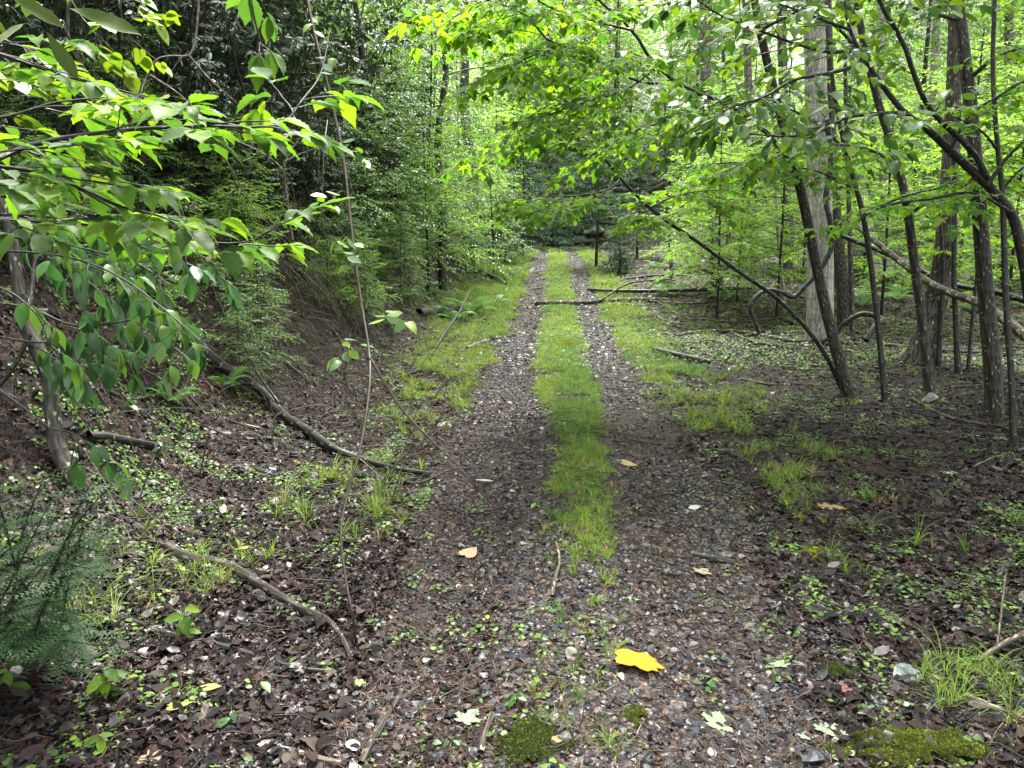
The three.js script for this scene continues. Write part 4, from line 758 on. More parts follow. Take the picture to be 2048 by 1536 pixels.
{ // stems within the thicket
  reseed(711);
  for (const [u0, v0, d, u1, v1, w, label] of [[500, 400, 10.6, 440, -40, 18, 'dark slim trunk rising through the rhododendron thicket'], [748, 470, 12.5, 700, -60, 16, 'dark slim trunk at the right end of the rhododendron thicket'], [300, 380, 9.2, 250, -40, 20, 'dark trunk rising behind the near birch leaves'], [885, 500, 17.5, 892, 150, 18, 'pale slim trunk left of the track in the middle distance'], [935, 470, 24, 930, 100, 24, 'dark trunk left of the track, in front of the feathery pine']]) {
    const x = (u0 - IW / 2) / FOCAL * d, b = gy(x, -d), top = P(u1, v1, d + 0.3), p = new Plant('forest_tree', label, 'tree', b); b.y -= 0.1;
    p.trunk = smooth([b, b.clone().lerp(top, 0.4).add(V(rr(-0.35, 0.35), 0, rr(-0.2, 0.2))), b.clone().lerp(top, 0.7).add(V(rr(-0.25, 0.25), 0, 0)), top], 16); p.bark = BARK.wet; p.r1 = wpx(w * 0.7, d); p.limb('trunk', p.trunk, taper(wpx(w, d), p.r1), BARK.wet, 9, { flare: 0.4 }); topCrown(p, 4, 12, 3.8, 34, SP.cherry, 0.15); p.finish(0);
  }
}
// ---------------------------------------------------------------- hemlock at the lower left
reseed(801);
{
  const SPRIG = (() => { const s = new Soup(); for (let k = 0; k < 18; k++) { const t = k / 18, side = k % 2 ? 1 : -1, n = template([0, 0, -0.024, 0, 0, 0.024, side * 0.13, 0.005, 0.035], [0, 1, 2], [0, 0, 0, 1, 1, 0.5]); s.add(n, frame(V(0, 0, t), V(0, 0, 1), UP1, 1.1 - 0.4 * t), WHITE); } return asTemplate(s); })();
  const base = G(40, 1330), p = new Plant('hemlock_sapling', 'dark bushy hemlock sapling with fine short needles in the lower left corner', 'sapling', base), s = new Soup();
  for (let k = 0; k < 38; k++) {
    const u = rr(-60, 235), v = rr(960, 1330), d = rr(2.15, 2.75), tip = P(u, v, d); tip.y = Math.max(tip.y, height(tip.x, tip.z) + 0.05);
    const st = base.clone().add(V(rr(-0.2, 0.1), rr(0, 0.25), rr(-0.2, 0.2))), mid = st.clone().lerp(tip, 0.5).add(V(0, rr(0.0, 0.12), 0)), pts = smooth([st, mid, tip], 10);
    p.limb('branch', pts, taper(0.006, 0.0015), BARK.wet, 5);
    for (let i = 2; i <= 10; i++) for (const side of [-1, 1, 0]) {
      const ax = pts[i].clone().sub(pts[i - 1]).normalize(), lat = V(-ax.z, rr(-0.15, 0.1), ax.x).normalize().multiplyScalar(side), dir = ax.clone().multiplyScalar(0.7).add(lat).addScaledVector(DOWN, rr(0, 0.3)), b = rr(0.7, 1.3) * (rnd() < 0.12 ? 1.9 : 1);
      s.add(SPRIG, frame(pts[i], dir, V(gauss() * 0.4, 1, gauss() * 0.4), rr(0.09, 0.16)), [0.022 * b, 0.05 * b, 0.016 * b]);
    }
  }
  s.build('foliage', needleM, p.root, p.base, 'stuff'); p.finish();
}
// ---------------------------------------------------------------- ferns
const fernM = leafMat('fern frond', rgb(1, 1, 1), { vc: true, trans: 0.45, coat: 0.4 });
function frond(len, b) {
  const s = new Soup(), pin = T.lance[0], n = 26;
  for (let i = 1; i < n; i++) { const t = i / n, y = 0.45 * Math.sin(t * 2.0) - 0.35 * t * t, w = 0.26 * Math.sin(Math.PI * Math.pow(t, 0.7)) + 0.02; for (const side of [-1, 1]) s.add(T.pinna, frame(V(0, y * len, t * len), V(side, -0.15, 0.45), V(0, 1, -0.3), w * len), [0.075 * b, 0.17 * b, 0.025 * b]); }
  tube(s, smooth([0, 0.3, 0.6, 1].map((t) => V(0, (0.45 * Math.sin(t * 2.0) - 0.35 * t * t) * len, t * len)), 6), taper(0.0035, 0.001), 3, { col: [0.1, 0.14, 0.04] });
  return s.geo();
}
reseed(901);
const fronds = [0, 1, 2].map((i) => frond(1, 0.85 + 0.2 * i));
function fern(at, size, label, group, n = 8, lean) {
  const o = thing('fern', label, 'fern', at, group);
  for (let j = 0; j < n; j++) { const m = mesh('frond', pick(fronds), fernM, o); m.rotation.order = 'YXZ'; m.rotation.y = j / n * 6.283 + rr(-0.3, 0.3); m.rotation.x = rr(-0.35, 0.15); m.scale.setScalar(size * rr(0.7, 1.1)); }
  return o;
}
for (const [u, v, size, label, n] of [
  [940, 628, 0.62, 'lush fern at the foot of the bank beside the left verge', 10], [905, 640, 0.5, 'fern just left of the lush verge fern', 8], [870, 625, 0.45, 'fern behind the log end at the foot of the bank', 8], [985, 610, 0.42, 'small fern nearest the left wheel rut', 7],
  [760, 560, 0.4, 'fern on the bank slope above the ditch', 8], [770, 650, 0.42, 'fern hanging on the bank beside the hanging vine', 8], [830, 520, 0.4, 'fern high on the far part of the bank', 8], [880, 520, 0.45, 'fern on the far bank near the pale slim trunk', 8], [330, 600, 0.32, 'fern growing on the near bank under the glossy shrub', 8], [250, 560, 0.3, 'dark fern on the bank left of the near bank fern', 7], [690, 600, 0.3, 'small fern in the bank behind the vine', 7],
]) fern(G(u, v), size, label, null, n);
for (let k = 0; k < 18; k++) { const d = rr(5, 16), x = roadX(d) - footL(d) - rr(0.1, 1.6); fern(gy(x, -d), rr(0.22, 0.42), 'small fern growing on the face of the left bank', 'small ferns on the left bank', 7); }
for (let k = 0; k < 26; k++) { const g = k < 16 ? G(rr(1690, 2060), rr(510, 640)) : G(rr(1230, 1500), rr(520, 600)); fern(g, rr(0.35, 0.6), k < 16 ? 'pale green fern in the patch beyond the fallen pole on the right' : 'small fern on the far forest floor right of the track', k < 16 ? 'ferns beyond the fallen pole' : 'ferns on the far floor right of the track', 7); }

// ---------------------------------------------------------------- fallen wood
reseed(1001);
function groundLine(px, lift, sink0 = 0) { return px.map(([u, v, up], i) => { const g = G(u, v); g.y += lift + (up ?? 0); return g; }); }
function fallen(name, label, px, w0, w1, mat, extra = [], o = {}) {
  const b = G(...px[0]), d = depthOf(b), r0 = wpx(w0, d), e = G(...px[px.length - 1]), r1 = wpx(w1, depthOf(e)), pts = groundLine(px, Math.max(r0, r1) * 0.75);
  const p = woody(name, label, name.includes('log') ? 'log' : name.includes('pole') ? 'pole' : 'branch', b, [[pts, r0, r1, 8, 'stem', { wob: 0.12, freq: 9 }]], mat);
  for (const [q, a, c] of extra) { const qs = groundLine(q, 0.02), dd = depthOf(qs[0]); p.limb('twig', smooth(qs, 10), taper(wpx(a, dd), wpx(c, dd)), mat, 5, { wob: 0.1 }); }
  return p.finish();
}
fallen('fallen_branch', 'long thick dark fallen branch slanting down the left bank to the track verge', [[350, 680, 0.05], [385, 712, 0.07], [440, 752, 0.05], [520, 800, 0.05], [560, 842, 0.03], [620, 880, 0.02], [670, 915, 0.02], [720, 930], [800, 952], [862, 960]], 27, 8, BARK.wet, [[[[560, 835, 0.1], [520, 800, 0.2], [490, 760, 0.3]], 6, 3], [[[770, 945], [830, 975], [900, 960, 0.05]], 7, 3]]);
fallen('fallen_branch', 'grey lichened fallen branch lying in the grass at lower left, ending near the vine foot', [[338, 1108], [380, 1128], [450, 1142], [520, 1180], [600, 1228], [655, 1252], [690, 1300], [703, 1335]], 26, 8, BARK.lichen);
fallen('fallen_branch', 'thin dark fallen branch below the grey lichened one at lower left', [[255, 1248], [330, 1275], [450, 1300], [540, 1330], [600, 1348], [665, 1355]], 17, 9, BARK.wet);
fallen('fallen_log', 'dark damp log lying in leaf litter at the foot of the left bank', [[178, 888], [220, 888], [270, 892], [318, 905]], 22, 16, BARK.wet);
fallen('fallen_stick', 'dark straight stick lying at the bottom edge left of the track', [[722, 1536], [745, 1490], [775, 1440], [806, 1390]], 15, 10, BARK.lichen);
fallen('fallen_stick', 'long thin stick beside the dark straight stick at the bottom edge', [[760, 1530], [800, 1480], [850, 1420], [955, 1362]], 6, 4, BARK.wet);
fallen('fallen_stick', 'pinkish brown bare stick lying at the bottom edge between grass and vine', [[535, 1502], [590, 1515], [650, 1528], [690, 1536]], 17, 14, BARK.pale);
fallen('fallen_stick', 'short brown stick in front of the pale maple leaf on the track bottom', [[962, 1512], [970, 1475], [985, 1435]], 15, 11, BARK.grey);
fallen('fallen_stick', 'short dark sawn stick lying across the right wheel rut', [[1386, 1114], [1425, 1122], [1468, 1131]], 13, 13, BARK.lichen);
fallen('fallen_stick', 'pale bowed stick standing out of the grassy middle of the track', [[1104, 1203, 0.01], [1112, 1165, 0.02], [1119, 1140, 0.035], [1112, 1112, 0.06]], 9, 6, BARK.pale);
fallen('fallen_stick', 'pale forked stick at the right border of the forest floor', [[1888, 1346], [1940, 1335], [2000, 1312, 0.03], [2060, 1290, 0.05]], 9, 12, BARK.pale, [[[[1992, 1318], [1994, 1290, 0.1], [1998, 1250, 0.2]], 6, 4]]);
fallen('fallen_branch', 'split tan branch end lying at the bottom right corner', [[1930, 1405], [1975, 1422], [2020, 1440], [2070, 1462]], 17, 24, BARK.pale);
fallen('fallen_log', 'grey log lying straight across the grassy middle of the track in the middle distance', [[1072, 612], [1120, 611], [1180, 609], [1250, 606], [1330, 604]], 11, 8, BARK.grey, [[[[1200, 608, 0.05], [1260, 590, 0.25], [1340, 585, 0.3]], 5, 3], [[[1300, 606], [1380, 610], [1460, 600]], 6, 3]]);
fallen('fallen_branch', 'dark dead branch reaching from the right verge over the track behind the log', [[1176, 582], [1210, 590, 0.06], [1290, 592, 0.08], [1400, 590, 0.08], [1520, 586, 0.1]], 6, 8, BARK.wet, [[[[1290, 590, 0.1], [1330, 578, 0.3], [1360, 560, 0.6]], 4, 2], [[[1400, 590, 0.1], [1450, 570, 0.3], [1500, 565, 0.3]], 5, 3]]);
fallen('fallen_log', 'weathered log end lying at the foot of the bank behind the lush ferns', [[838, 632], [890, 628], [948, 622]], 16, 12, BARK.grey);
fallen('fallen_branch', 'dark stick leaning up from the ditch on the left of the track', [[870, 700], [895, 675, 0.1], [920, 655, 0.25], [940, 635, 0.45]], 7, 4, BARK.wet);
fallen('fallen_branch', 'short pale broken branch end on the left verge', [[935, 702], [955, 693], [978, 686]], 10, 8, BARK.pale);
fallen('fallen_log', 'dark rotting wood in the grass left of the far track', [[960, 548], [990, 560], [1010, 573]], 12, 9, BARK.wet, [[[[960, 548], [930, 540], [900, 545]], 6, 4], [[[1000, 578], [1040, 582], [1085, 577]], 5, 3]]);
fallen('fallen_branch', 'pale grey curved branch snaking over the floor to the big pale trunk', [[1351, 676], [1400, 668], [1461, 666], [1510, 672], [1553, 680], [1601, 688], [1640, 682]], 8, 10, BARK.grey, [[[[1461, 668], [1520, 690], [1590, 700]], 5, 3]]);
fallen('fallen_branch', 'dark branch lying half buried on the right verge', [[1310, 706], [1350, 716], [1400, 726], [1420, 730]], 14, 10, BARK.wet);
fallen('fallen_branch', 'fallen thin branch on the far floor left of the big pale trunk', [[1420, 590], [1500, 575], [1580, 565], [1640, 560]], 7, 5, BARK.wet);
fallen('fallen_branch', 'broken dark branch across the right background floor behind the stout trunk', [[1860, 705], [1940, 708], [2060, 715]], 9, 7, BARK.wet);
for (const [px, w, mat] of [[[[1560, 720], [1640, 735], [1720, 740], [1800, 752]], 5, BARK.grey], [[[1480, 760], [1540, 772], [1600, 770]], 5, BARK.wet], [[[1760, 690], [1840, 700], [1900, 720]], 6, BARK.pale], [[[1700, 850], [1790, 870], [1900, 880]], 6, BARK.wet], [[[1820, 800], [1900, 840], [1990, 858], [2060, 862]], 8, BARK.grey], [[[1590, 840], [1660, 830], [1730, 822]], 4, BARK.pale], [[[1880, 1010], [1920, 960], [1960, 930], [2050, 900]], 6, BARK.pale], [[[1700, 1000], [1800, 1040], [1930, 1080]], 7, BARK.wet], [[[1390, 640], [1470, 648], [1560, 640], [1600, 652]], 5, BARK.wet], [[[1250, 560], [1330, 552], [1420, 556]], 5, BARK.wet], [[[1900, 780], [1980, 775], [2060, 790]], 7, BARK.wet], [[[1520, 1080], [1580, 1062], [1650, 1070]], 4, BARK.wet], [[[1340, 740], [1400, 760], [1440, 790]], 5, BARK.wet]]) {
  const o = fallen('fallen_branch', 'thin fallen branch lying on the leaf litter of the right forest floor', px, w, w * 0.6, mat); o.userData.group = 'thin fallen branches on the right floor';
}
for (const [px, w] of [[[[30, 1010], [90, 1040], [160, 1040]], 8], [[[420, 1010], [480, 1000], [560, 1010]], 6], [[[560, 1060], [640, 1085], [730, 1080]], 5], [[[760, 1060], [850, 1045], [930, 1052]], 5], [[[640, 960], [690, 985], [760, 985]], 5], [[[200, 780], [260, 800], [330, 790]], 8], [[[500, 690], [560, 720], [620, 770]], 7], [[[600, 620], [660, 660], [700, 720]], 7], [[[800, 640], [850, 660], [890, 700]], 6], [[[790, 760], [850, 742], [930, 735]], 6], [[[420, 860], [470, 880], [540, 880]], 7], [[[140, 1120], [210, 1090], [300, 1080]], 6]]) { const o = fallen('fallen_branch', 'thin dark fallen branch lying in the litter left of the track', px, w, w * 0.5, rnd() < 0.3 ? BARK.grey : BARK.wet); o.userData.group = 'thin fallen branches left of the track'; }
{ // poles that hang above the ground on the right
  const pole = (label, px, d0, d1, w0, w1, mat, cat = 'pole', name = 'fallen_pole') => { const pts = line(px, d0, d1); const b = V(pts[pts.length - 1].x, height(pts[pts.length - 1].x, pts[pts.length - 1].z), pts[pts.length - 1].z); return woody(name, label, cat, b, [[pts, wpx(w0, d0), wpx(w1, d1), 9, 'stem', { wob: 0.08 }]], mat).finish(); };
  pole('long pale barkless fallen pole leaning down to the right edge', [[1690, 432], [1730, 465], [1790, 515], [1850, 560], [1900, 585], [1960, 607], [2010, 640], [2060, 680], [2110, 730]], 10.5, 7.3, 10, 24, BARK.pale);
  pole('dark fallen pole lying above and behind the pale one', [[1640, 455], [1700, 478], [1790, 515], [1860, 550], [1920, 572], [1960, 578], [2020, 592], [2080, 615]], 11.2, 8.6, 9, 13, BARK.wet);
  pole('thick dark vine loop twisting between the ground and the big pale trunk', [[1519, 668], [1510, 640], [1501, 618], [1509, 597], [1536, 580], [1565, 586], [1587, 594], [1610, 572], [1632, 549], [1652, 520], [1664, 490], [1660, 440], [1652, 400], [1662, 330], [1655, 240]], 10.9, 10.9, 8, 12, BARK.wet, 'vine', 'woody_vine');
  pole('dark crooked root arching out beside the foot of the big pale trunk', [[1640, 686], [1668, 670], [1690, 645], [1724, 628], [1750, 632], [1764, 640], [1748, 655], [1731, 680]], 11.0, 10.6, 8, 13, BARK.wet, 'branch', 'arching_branch');
}

// ---------------------------------------------------------------- scattered stuff on the floor
function scatter(name, geo, mat, list, parent) {
  const m = shade(new THREE.InstancedMesh(geo, mat, list.length)), M = new THREE.Matrix4(), q = new THREE.Color(); m.name = name; m.userData.kind = 'stuff';
  list.forEach((e, i) => { m.setMatrixAt(i, e.m); m.setColorAt(i, q.setRGB(...e.c)); }); parent.add(m); return m;
}
function stuffGroup(name, label, category) { const g = new THREE.Group(); g.name = name; scene.add(g); return tag(g, label, category, null, 'stuff'); }
// a random floor point of the area in view, denser near the camera
function floorPoint(d0, d1, pow = 1) { const d = d0 * Math.pow(d1 / d0, Math.pow(rnd(), pow)), half = d * 0.74 + 0.4; return [rr(-half, half), -d, d]; }
function lying(x, z, lift, sc, tilt, turn) { const n = normalAt(x, z).add(V(gauss() * tilt, 0, gauss() * tilt)).normalize(), a = turn ?? rnd() * 6.283, dir = V(Math.cos(a), 0, Math.sin(a)); dir.addScaledVector(n, -dir.dot(n)); const p = gy(x, z); p.y += lift; return frame(p, dir, n, sc); }
const litterCols = [[0.022, 0.011, 0.0095], [0.012, 0.0075, 0.007], [0.03, 0.013, 0.011], [0.006, 0.0045, 0.0045], [0.036, 0.02, 0.016], [0.024, 0.016, 0.0155], [0.07, 0.044, 0.032], [0.015, 0.011, 0.012], [0.03, 0.011, 0.009], [0.007, 0.005, 0.005]].map(([r, g, b]) => [r * 0.82, g * 0.98, b * 1.18]);
const litterM = new THREE.MeshPhysicalMaterial({ color: 0xffffff, map: VEIN.few, roughness: 0.8, specularIntensity: 0.15, clearcoat: 0.17, clearcoatRoughness: 0.28, side: THREE.DoubleSide }); litterM.name = 'wet fallen leaf';
reseed(1101);
{
  const g = stuffGroup('leaf_litter', 'wet brown fallen leaves covering the forest floor', 'leaves'), lists = [...T.dry, ...T.dry_lobed].map(() => []);
  for (let k = 0; k < 165000; k++) {
    const [x, z, d] = floorPoint(1.7, 46, 1.15), s = x - roadX(d), on = Math.abs(s) < trackEdge(d, s); if (on && rnd() < (d < 4.6 && s > -0.4 && s < 0.8 ? 0.975 : d < 5 && s > -0.95 && s < 0.3 ? 0.92 : d > 13 ? 0.6 : 0.85)) continue;
    if (-s > footL(d) + 0.5 && -s < footL(d) + 3 && vnoise(x * 0.8, z * 0.8, 0, 61) > 0.5) continue;
    const c = pick(litterCols), b = rr(0.7, 1.25) * (rnd() < 0.02 ? 1.9 : 1), size = clamp(d / 9, 1, 2.4) * (on ? rr(0.016, 0.04) : (rnd() < 0.16 ? rr(0.045, 0.08) : rr(0.016, 0.046)));
    pick(lists).push({ m: lying(x, z, rr(0.0, 0.026), size * 1.15, 0.65), c: [c[0] * b, c[1] * b, c[2] * b] });
  }
  lists.forEach((l, i) => scatter('dry_leaf', asGeo([...T.dry, ...T.dry_lobed][i]), litterM, l, g));
}
{ // crumbs of bark and rotted leaf
  const g = stuffGroup('leaf_mould', 'crumbled dark bark and leaf mould strewn on the wheel ruts and floor', 'mulch'), flake = template([-0.5, 0, -0.25, 0.4, 0.06, -0.3, 0.5, 0, 0.2, -0.4, 0.1, 0.3], [0, 2, 1, 0, 3, 2]), l = [];
  for (let k = 0; k < 110000; k++) { const [x, z, d] = floorPoint(1.7, 18, 1.1), s = x - roadX(d), on = Math.abs(s) < 1.2; if ((!on && rnd() < 0.6) || (d < 4.6 && s > -0.4 && s < 0.8 && rnd() < 0.5)) continue; const c = pick(litterCols), b = rr(0.6, 1.4); l.push({ m: lying(x, z, rr(0.001, 0.01), rr(0.006, 0.026), 0.8), c: on ? [c[0] * b * 1.45, c[1] * b * 1.35, c[2] * b * 1.4] : [c[0] * b, c[1] * b, c[2] * b] }); }
  scatter('bark_crumb', asGeo(flake), litterM, l, g);
}
{ // shed needles and fibres
  const g = stuffGroup('needle_litter', 'fine reddish brown shed needles and fibres matted over the ruts and floor', 'needles'), f = template([-0.014, 0, 0, 0.014, 0, 0, -0.01, 0.05, 0.5, 0.01, 0.05, 0.5, 0, 0, 1], [0, 2, 1, 1, 2, 3, 2, 4, 3]), l = [];
  for (let k = 0; k < 45000; k++) { const [x, z, d] = floorPoint(1.7, 12, 1.0), s = x - roadX(d); if (Math.abs(s) > 1.3 && rnd() < 0.55) continue; const b = rr(0.4, 1.7), pale = rnd() < 0.12 ? 3 : 1; l.push({ m: lying(x, z, rr(0.003, 0.016), rr(0.04, 0.1) * clamp(d / 4, 0.8, 1.6), 0.25), c: [0.045 * b * pale, 0.024 * b * pale, 0.018 * b * pale] }); }
  scatter('needle', asGeo(f), litterM, l, g);
}
{ // fine twigs
  const g = stuffGroup('twig_litter', 'fine broken twigs strewn over the forest floor', 'twigs'), mk = (bend) => { const s = new Soup(); tube(s, smooth([V(0, 0, 0), V(bend, 0.02, 0.35), V(-bend * 0.5, 0.03, 0.7), V(bend, 0, 1)], 5), taper(0.012, 0.006), 4); return s.geo(); };
  [0.05, -0.12, 0.18].forEach((b) => { const l = []; for (let k = 0; k < 3000; k++) { const [x, z, d] = floorPoint(1.8, 18), s = x - roadX(d); if (Math.abs(s) < 1 && rnd() < 0.7) continue; const q = rr(0.4, 1.2), t = rnd() < 0.2 ? 2.6 : 1; l.push({ m: lying(x, z, 0.012, rr(0.08, 0.4) * clamp(d / 5, 0.7, 1.2), 0.12), c: [0.5 * q * t, 0.42 * q * t, 0.37 * q * t] }); } scatter('twig', mk(b), BARK.twig, l, g); });
}
// ---------------------------------------------------------------- gravel: stones of the track, the largest singly
function stoneGeo(k) {
  const g = new THREE.IcosahedronGeometry(1.15, 1), p = g.attributes.position, n = new Map();
  const planes = Array.from({ length: 7 }, (_, i) => [V(hash2(k, i) - 0.5, hash2(k, i + 9) - 0.5, hash2(k, i + 19) - 0.5).normalize(), 0.38 + 0.34 * hash2(k, i + 29)]);
  for (let i = 0; i < p.count; i++) { const v = V().fromBufferAttribute(p, i); for (const [q, h] of planes) { const e = v.dot(q) - h; if (e > 0) v.addScaledVector(q, -e); } p.setXYZ(i, v.x, v.y * 0.6, v.z * (0.75 + 0.2 * hash2(k, 77))); }
  g.computeVertexNormals(); return g;
}
const stoneTex = dataTex(128, 128, (u, v) => { const f = 0.8 + 0.35 * fbmT(u, v, 6, 201) + 0.15 * fbmT(u, v, 20, 205); return [f, f, f]; }, true);
const stoneM = new THREE.MeshPhysicalMaterial({ map: stoneTex, roughness: 0.7, specularIntensity: 0.2, clearcoat: 0.22, clearcoatRoughness: 0.3 }); stoneM.name = 'wet stone';
const stoneCols = [[0.034, 0.038, 0.046], [0.022, 0.025, 0.031], [0.05, 0.05, 0.052], [0.08, 0.063, 0.05], [0.085, 0.058, 0.042], [0.016, 0.017, 0.02], [0.055, 0.04, 0.034], [0.1, 0.085, 0.075], [0.036, 0.027, 0.024], [0.028, 0.031, 0.039]];
reseed(1201);
{
  const shapes = [1, 2, 3, 4, 5, 6].map(stoneGeo), lists = shapes.map(() => []), big = [];
  const dens = (x, d, s) => { const a = Math.abs(s), edge = 1 - sstep(0.75, 1.15, a); const mid = d > 4.4 ? (Math.abs(s) < stripHalf(d) ? 0.15 : 1) : (s < -0.35 ? 0.35 : 1); return edge * mid; };
  for (let k = 0; k < 110000; k++) {
    const d = 1.7 * Math.pow(36 / 1.7, Math.pow(rnd(), 1.2)), s = rr(-1.15, 1.15), x = s + roadX(d), z = -d; if (rnd() > dens(x, d, s) * (d > 13 ? 0.5 : d < 4.6 ? 1.25 : 0.9) * (0.65 + 0.6 * vnoise(x * 2.3, d * 1.7, 0, 131))) continue;
    const c = pick(stoneCols), b = rr(0.7, 1.25), q = rnd(), size = (0.005 + 0.009 * q + 0.014 * q ** 8) * clamp(d / 8, 1, 1.5);
    const m = lying(x, z, size * 0.15, size, 0.35); const e = { m, c: [c[0] * b, c[1] * b, c[2] * b], size: size / d }; pick(lists).push(e);
  }
  const shared = stoneCols.map((c) => { const m = stoneM.clone(); m.color.setRGB(...c); return m; });
  const tp = track; // the larger stones are pieces of the track
  for (let k = 0; k < 300; k++) {
    const d = 1.9 * Math.pow(5.2 / 1.9, Math.pow(rnd(), 1.15)), s = k < 200 ? rr(-0.45, 0.85) : rr(-0.9, 1.05), x = s + roadX(d), z = -d, size = rr(0.011, 0.019) * (rnd() < 0.14 ? 1.6 : 1);
    const m = mesh('stone', pick(shapes), pick(shared), tp); m.applyMatrix4(lying(x, z, size * 0.2, size, 0.4));
  }
  lists.forEach((l, i) => scatter('gravel', shapes[i], stoneM, l, tp));
  for (const [u, v, sz, col, label] of [[1855, 805, 0.1, [0.3, 0.28, 0.26], 'pale rounded rock in front of the lichen-banded stem'], [1140, 1318, 0.035, [0.34, 0.31, 0.26], 'flat pale angular rock left of the yellow leaf'], [1360, 1420, 0.04, [0.3, 0.27, 0.22], 'flat pale rock in the right rut at the bottom'], [1290, 1093, 0.03, [0.2, 0.2, 0.2], 'grey pointed stone at the edge of the right rut'], [1530, 1225, 0.03, [0.1, 0.085, 0.075], 'dark round stone on the right edge of the track'], [1810, 1362, 0.06, [0.3, 0.33, 0.37], 'flat bluish rock in the leaf litter at lower right'], [1600, 1270, 0.035, [0.2, 0.19, 0.18], 'grey flat stone among clover right of the track'], [1010, 1255, 0.028, [0.1, 0.11, 0.125], 'dark bluish angular stone in the left rut'], [1620, 1525, 0.045, [0.09, 0.1, 0.12], 'dark slate stone by the pale maple leaves at the bottom'], [1130, 1478, 0.035, [0.17, 0.16, 0.15], 'brown-grey stone in the moss at the bottom of the track']]) {
    const p = G(u, v), mt = stoneM.clone(); mt.color.setRGB(...col.map((c) => c * 0.6)); const m = mesh('rock', pick(shapes), mt, scene); m.applyMatrix4(lying(p.x, p.z, sz * 0.25, sz, 0.3)); tag(m, label, 'rock');
  }
}
// ---------------------------------------------------------------- grass, ground cover, moss
function tuft(n, h, spread, k) {
  const s = new Soup(); reseed(k);
  for (let j = 0; j < n; j++) {
    const a = rnd() * 6.283, o = V(Math.cos(a), 0, Math.sin(a)), H = h * rr(0.5, 1.1), w = rr(0.0018, 0.0038), lean = rr(0.3, 1.1) * spread, base = o.clone().multiplyScalar(rr(0, 0.03)), lat = V(-o.z, 0, o.x), pos = [], idx = [], uv = [];
    for (let i = 0; i <= 4; i++) { const t = i / 4, c = base.clone().addScaledVector(o, lean * H * t * t).add(V(0, H * (t - 0.45 * lean * t * t * t), 0)), ww = w * (1 - t * 0.9); for (const q of [-1, 1]) { const p = c.clone().addScaledVector(lat, q * ww); pos.push(p.x, p.y, p.z); uv.push(q / 2 + 0.5, t); } if (i < 4) { const b = i * 2; idx.push(b, b + 1, b + 3, b, b + 3, b + 2); } }
    const g = rr(0.5, 1.35); s.add(template(pos, idx, uv), new THREE.Matrix4(), [g * rr(0.9, 1.2), g, g * 0.9]);
  }
  return s.geo();
}
const grassM = leafMat('grass blade', rgb(1, 1, 1), { vc: true, trans: 0.45, coat: 0.15, cr: 0.4 });
const tufts = [[16, 0.10, 0.9, 21], [12, 0.15, 1.15, 22], [18, 0.07, 1.0, 23], [9, 0.2, 1.35, 24]].map((a) => tuft(...a));
function grassDensity(x, d, s) {
  const n = vnoise(x * 1.3, d * 0.9, 0, 71), n2 = vnoise(x * 3.1, d * 2.4, 0, 75);
  let g = 0;
  const c = s - 0.04 * vnoise(d * 1.3, 2.2);
  if (d < 42) g = Math.max(g, (1 - sstep(stripHalf(d) * 0.55, stripHalf(d) * (1.45 + 0.3 * n2), Math.abs(c + 0.1 * n))) * sstep(2.6, 6.4, d) * (0.92 + 0.5 * n2 + 0.3 * vnoise(x * 7, d * 6, 0, 77)) + (d < 4.8 && Math.abs(c + 0.05) < 0.16 ? 0.035 : 0));
  const lv = sstep(0.8, 1.05, -s + 0.15 * n2) * (1 - sstep(1.1 + 0.05 * d, 1.4 + 0.075 * d, -s)) * sstep(5.5, 9.5, d); g = Math.max(g, lv * (0.65 + 0.6 * n) * (d > 8.5 ? 1.4 : 0.7));
  const rv = sstep(0.8, 1.0, s + 0.15 * n2) * (1 - sstep(1.2, 1.7 + 0.02 * d, s)) * sstep(6, 9, d); g = Math.max(g, rv * (0.6 + 0.5 * n));
  const right = sstep(0.95, 1.2, s) * (1 - sstep(1.6, 2.6, s)) * (d < 8 ? 1 : 0.3); g = Math.max(g, right * sstep(0.05, 0.5, n) * 0.2);
  const leftNear = sstep(0.9, 1.3, -s) * (1 - sstep(2.2, 3.0, -s)) * (d < 7 ? 1 : 0); g = Math.max(g, leftNear * sstep(0.05, 0.5, n) * 0.1);
  if (s > 1.2 && d < 9) g = Math.max(g, 0.1 * sstep(-0.1, 0.5, n2)); if (s > 2.2 && d > 6) g = Math.max(g, 0.16 * sstep(0.0, 0.6, n));
  return clamp(g);
}
const grassTint = (x, d, s, g) => { const y = clamp(0.42 + 0.3 * vnoise(x * 1.3, d * 0.9, 0, 81) + 0.22 * vnoise(x * 5, d * 4, 0, 85) + rr(-0.25, 0.25)), dead = rnd() < 0.06, b = rr(0.65, 1.3); if (dead) return [0.26 * b, 0.2 * b, 0.09 * b]; return [lerp(0.06, 0.24, y) * b, lerp(0.15, 0.34, y) * b, lerp(0.02, 0.035, y) * b]; };
reseed(1301);
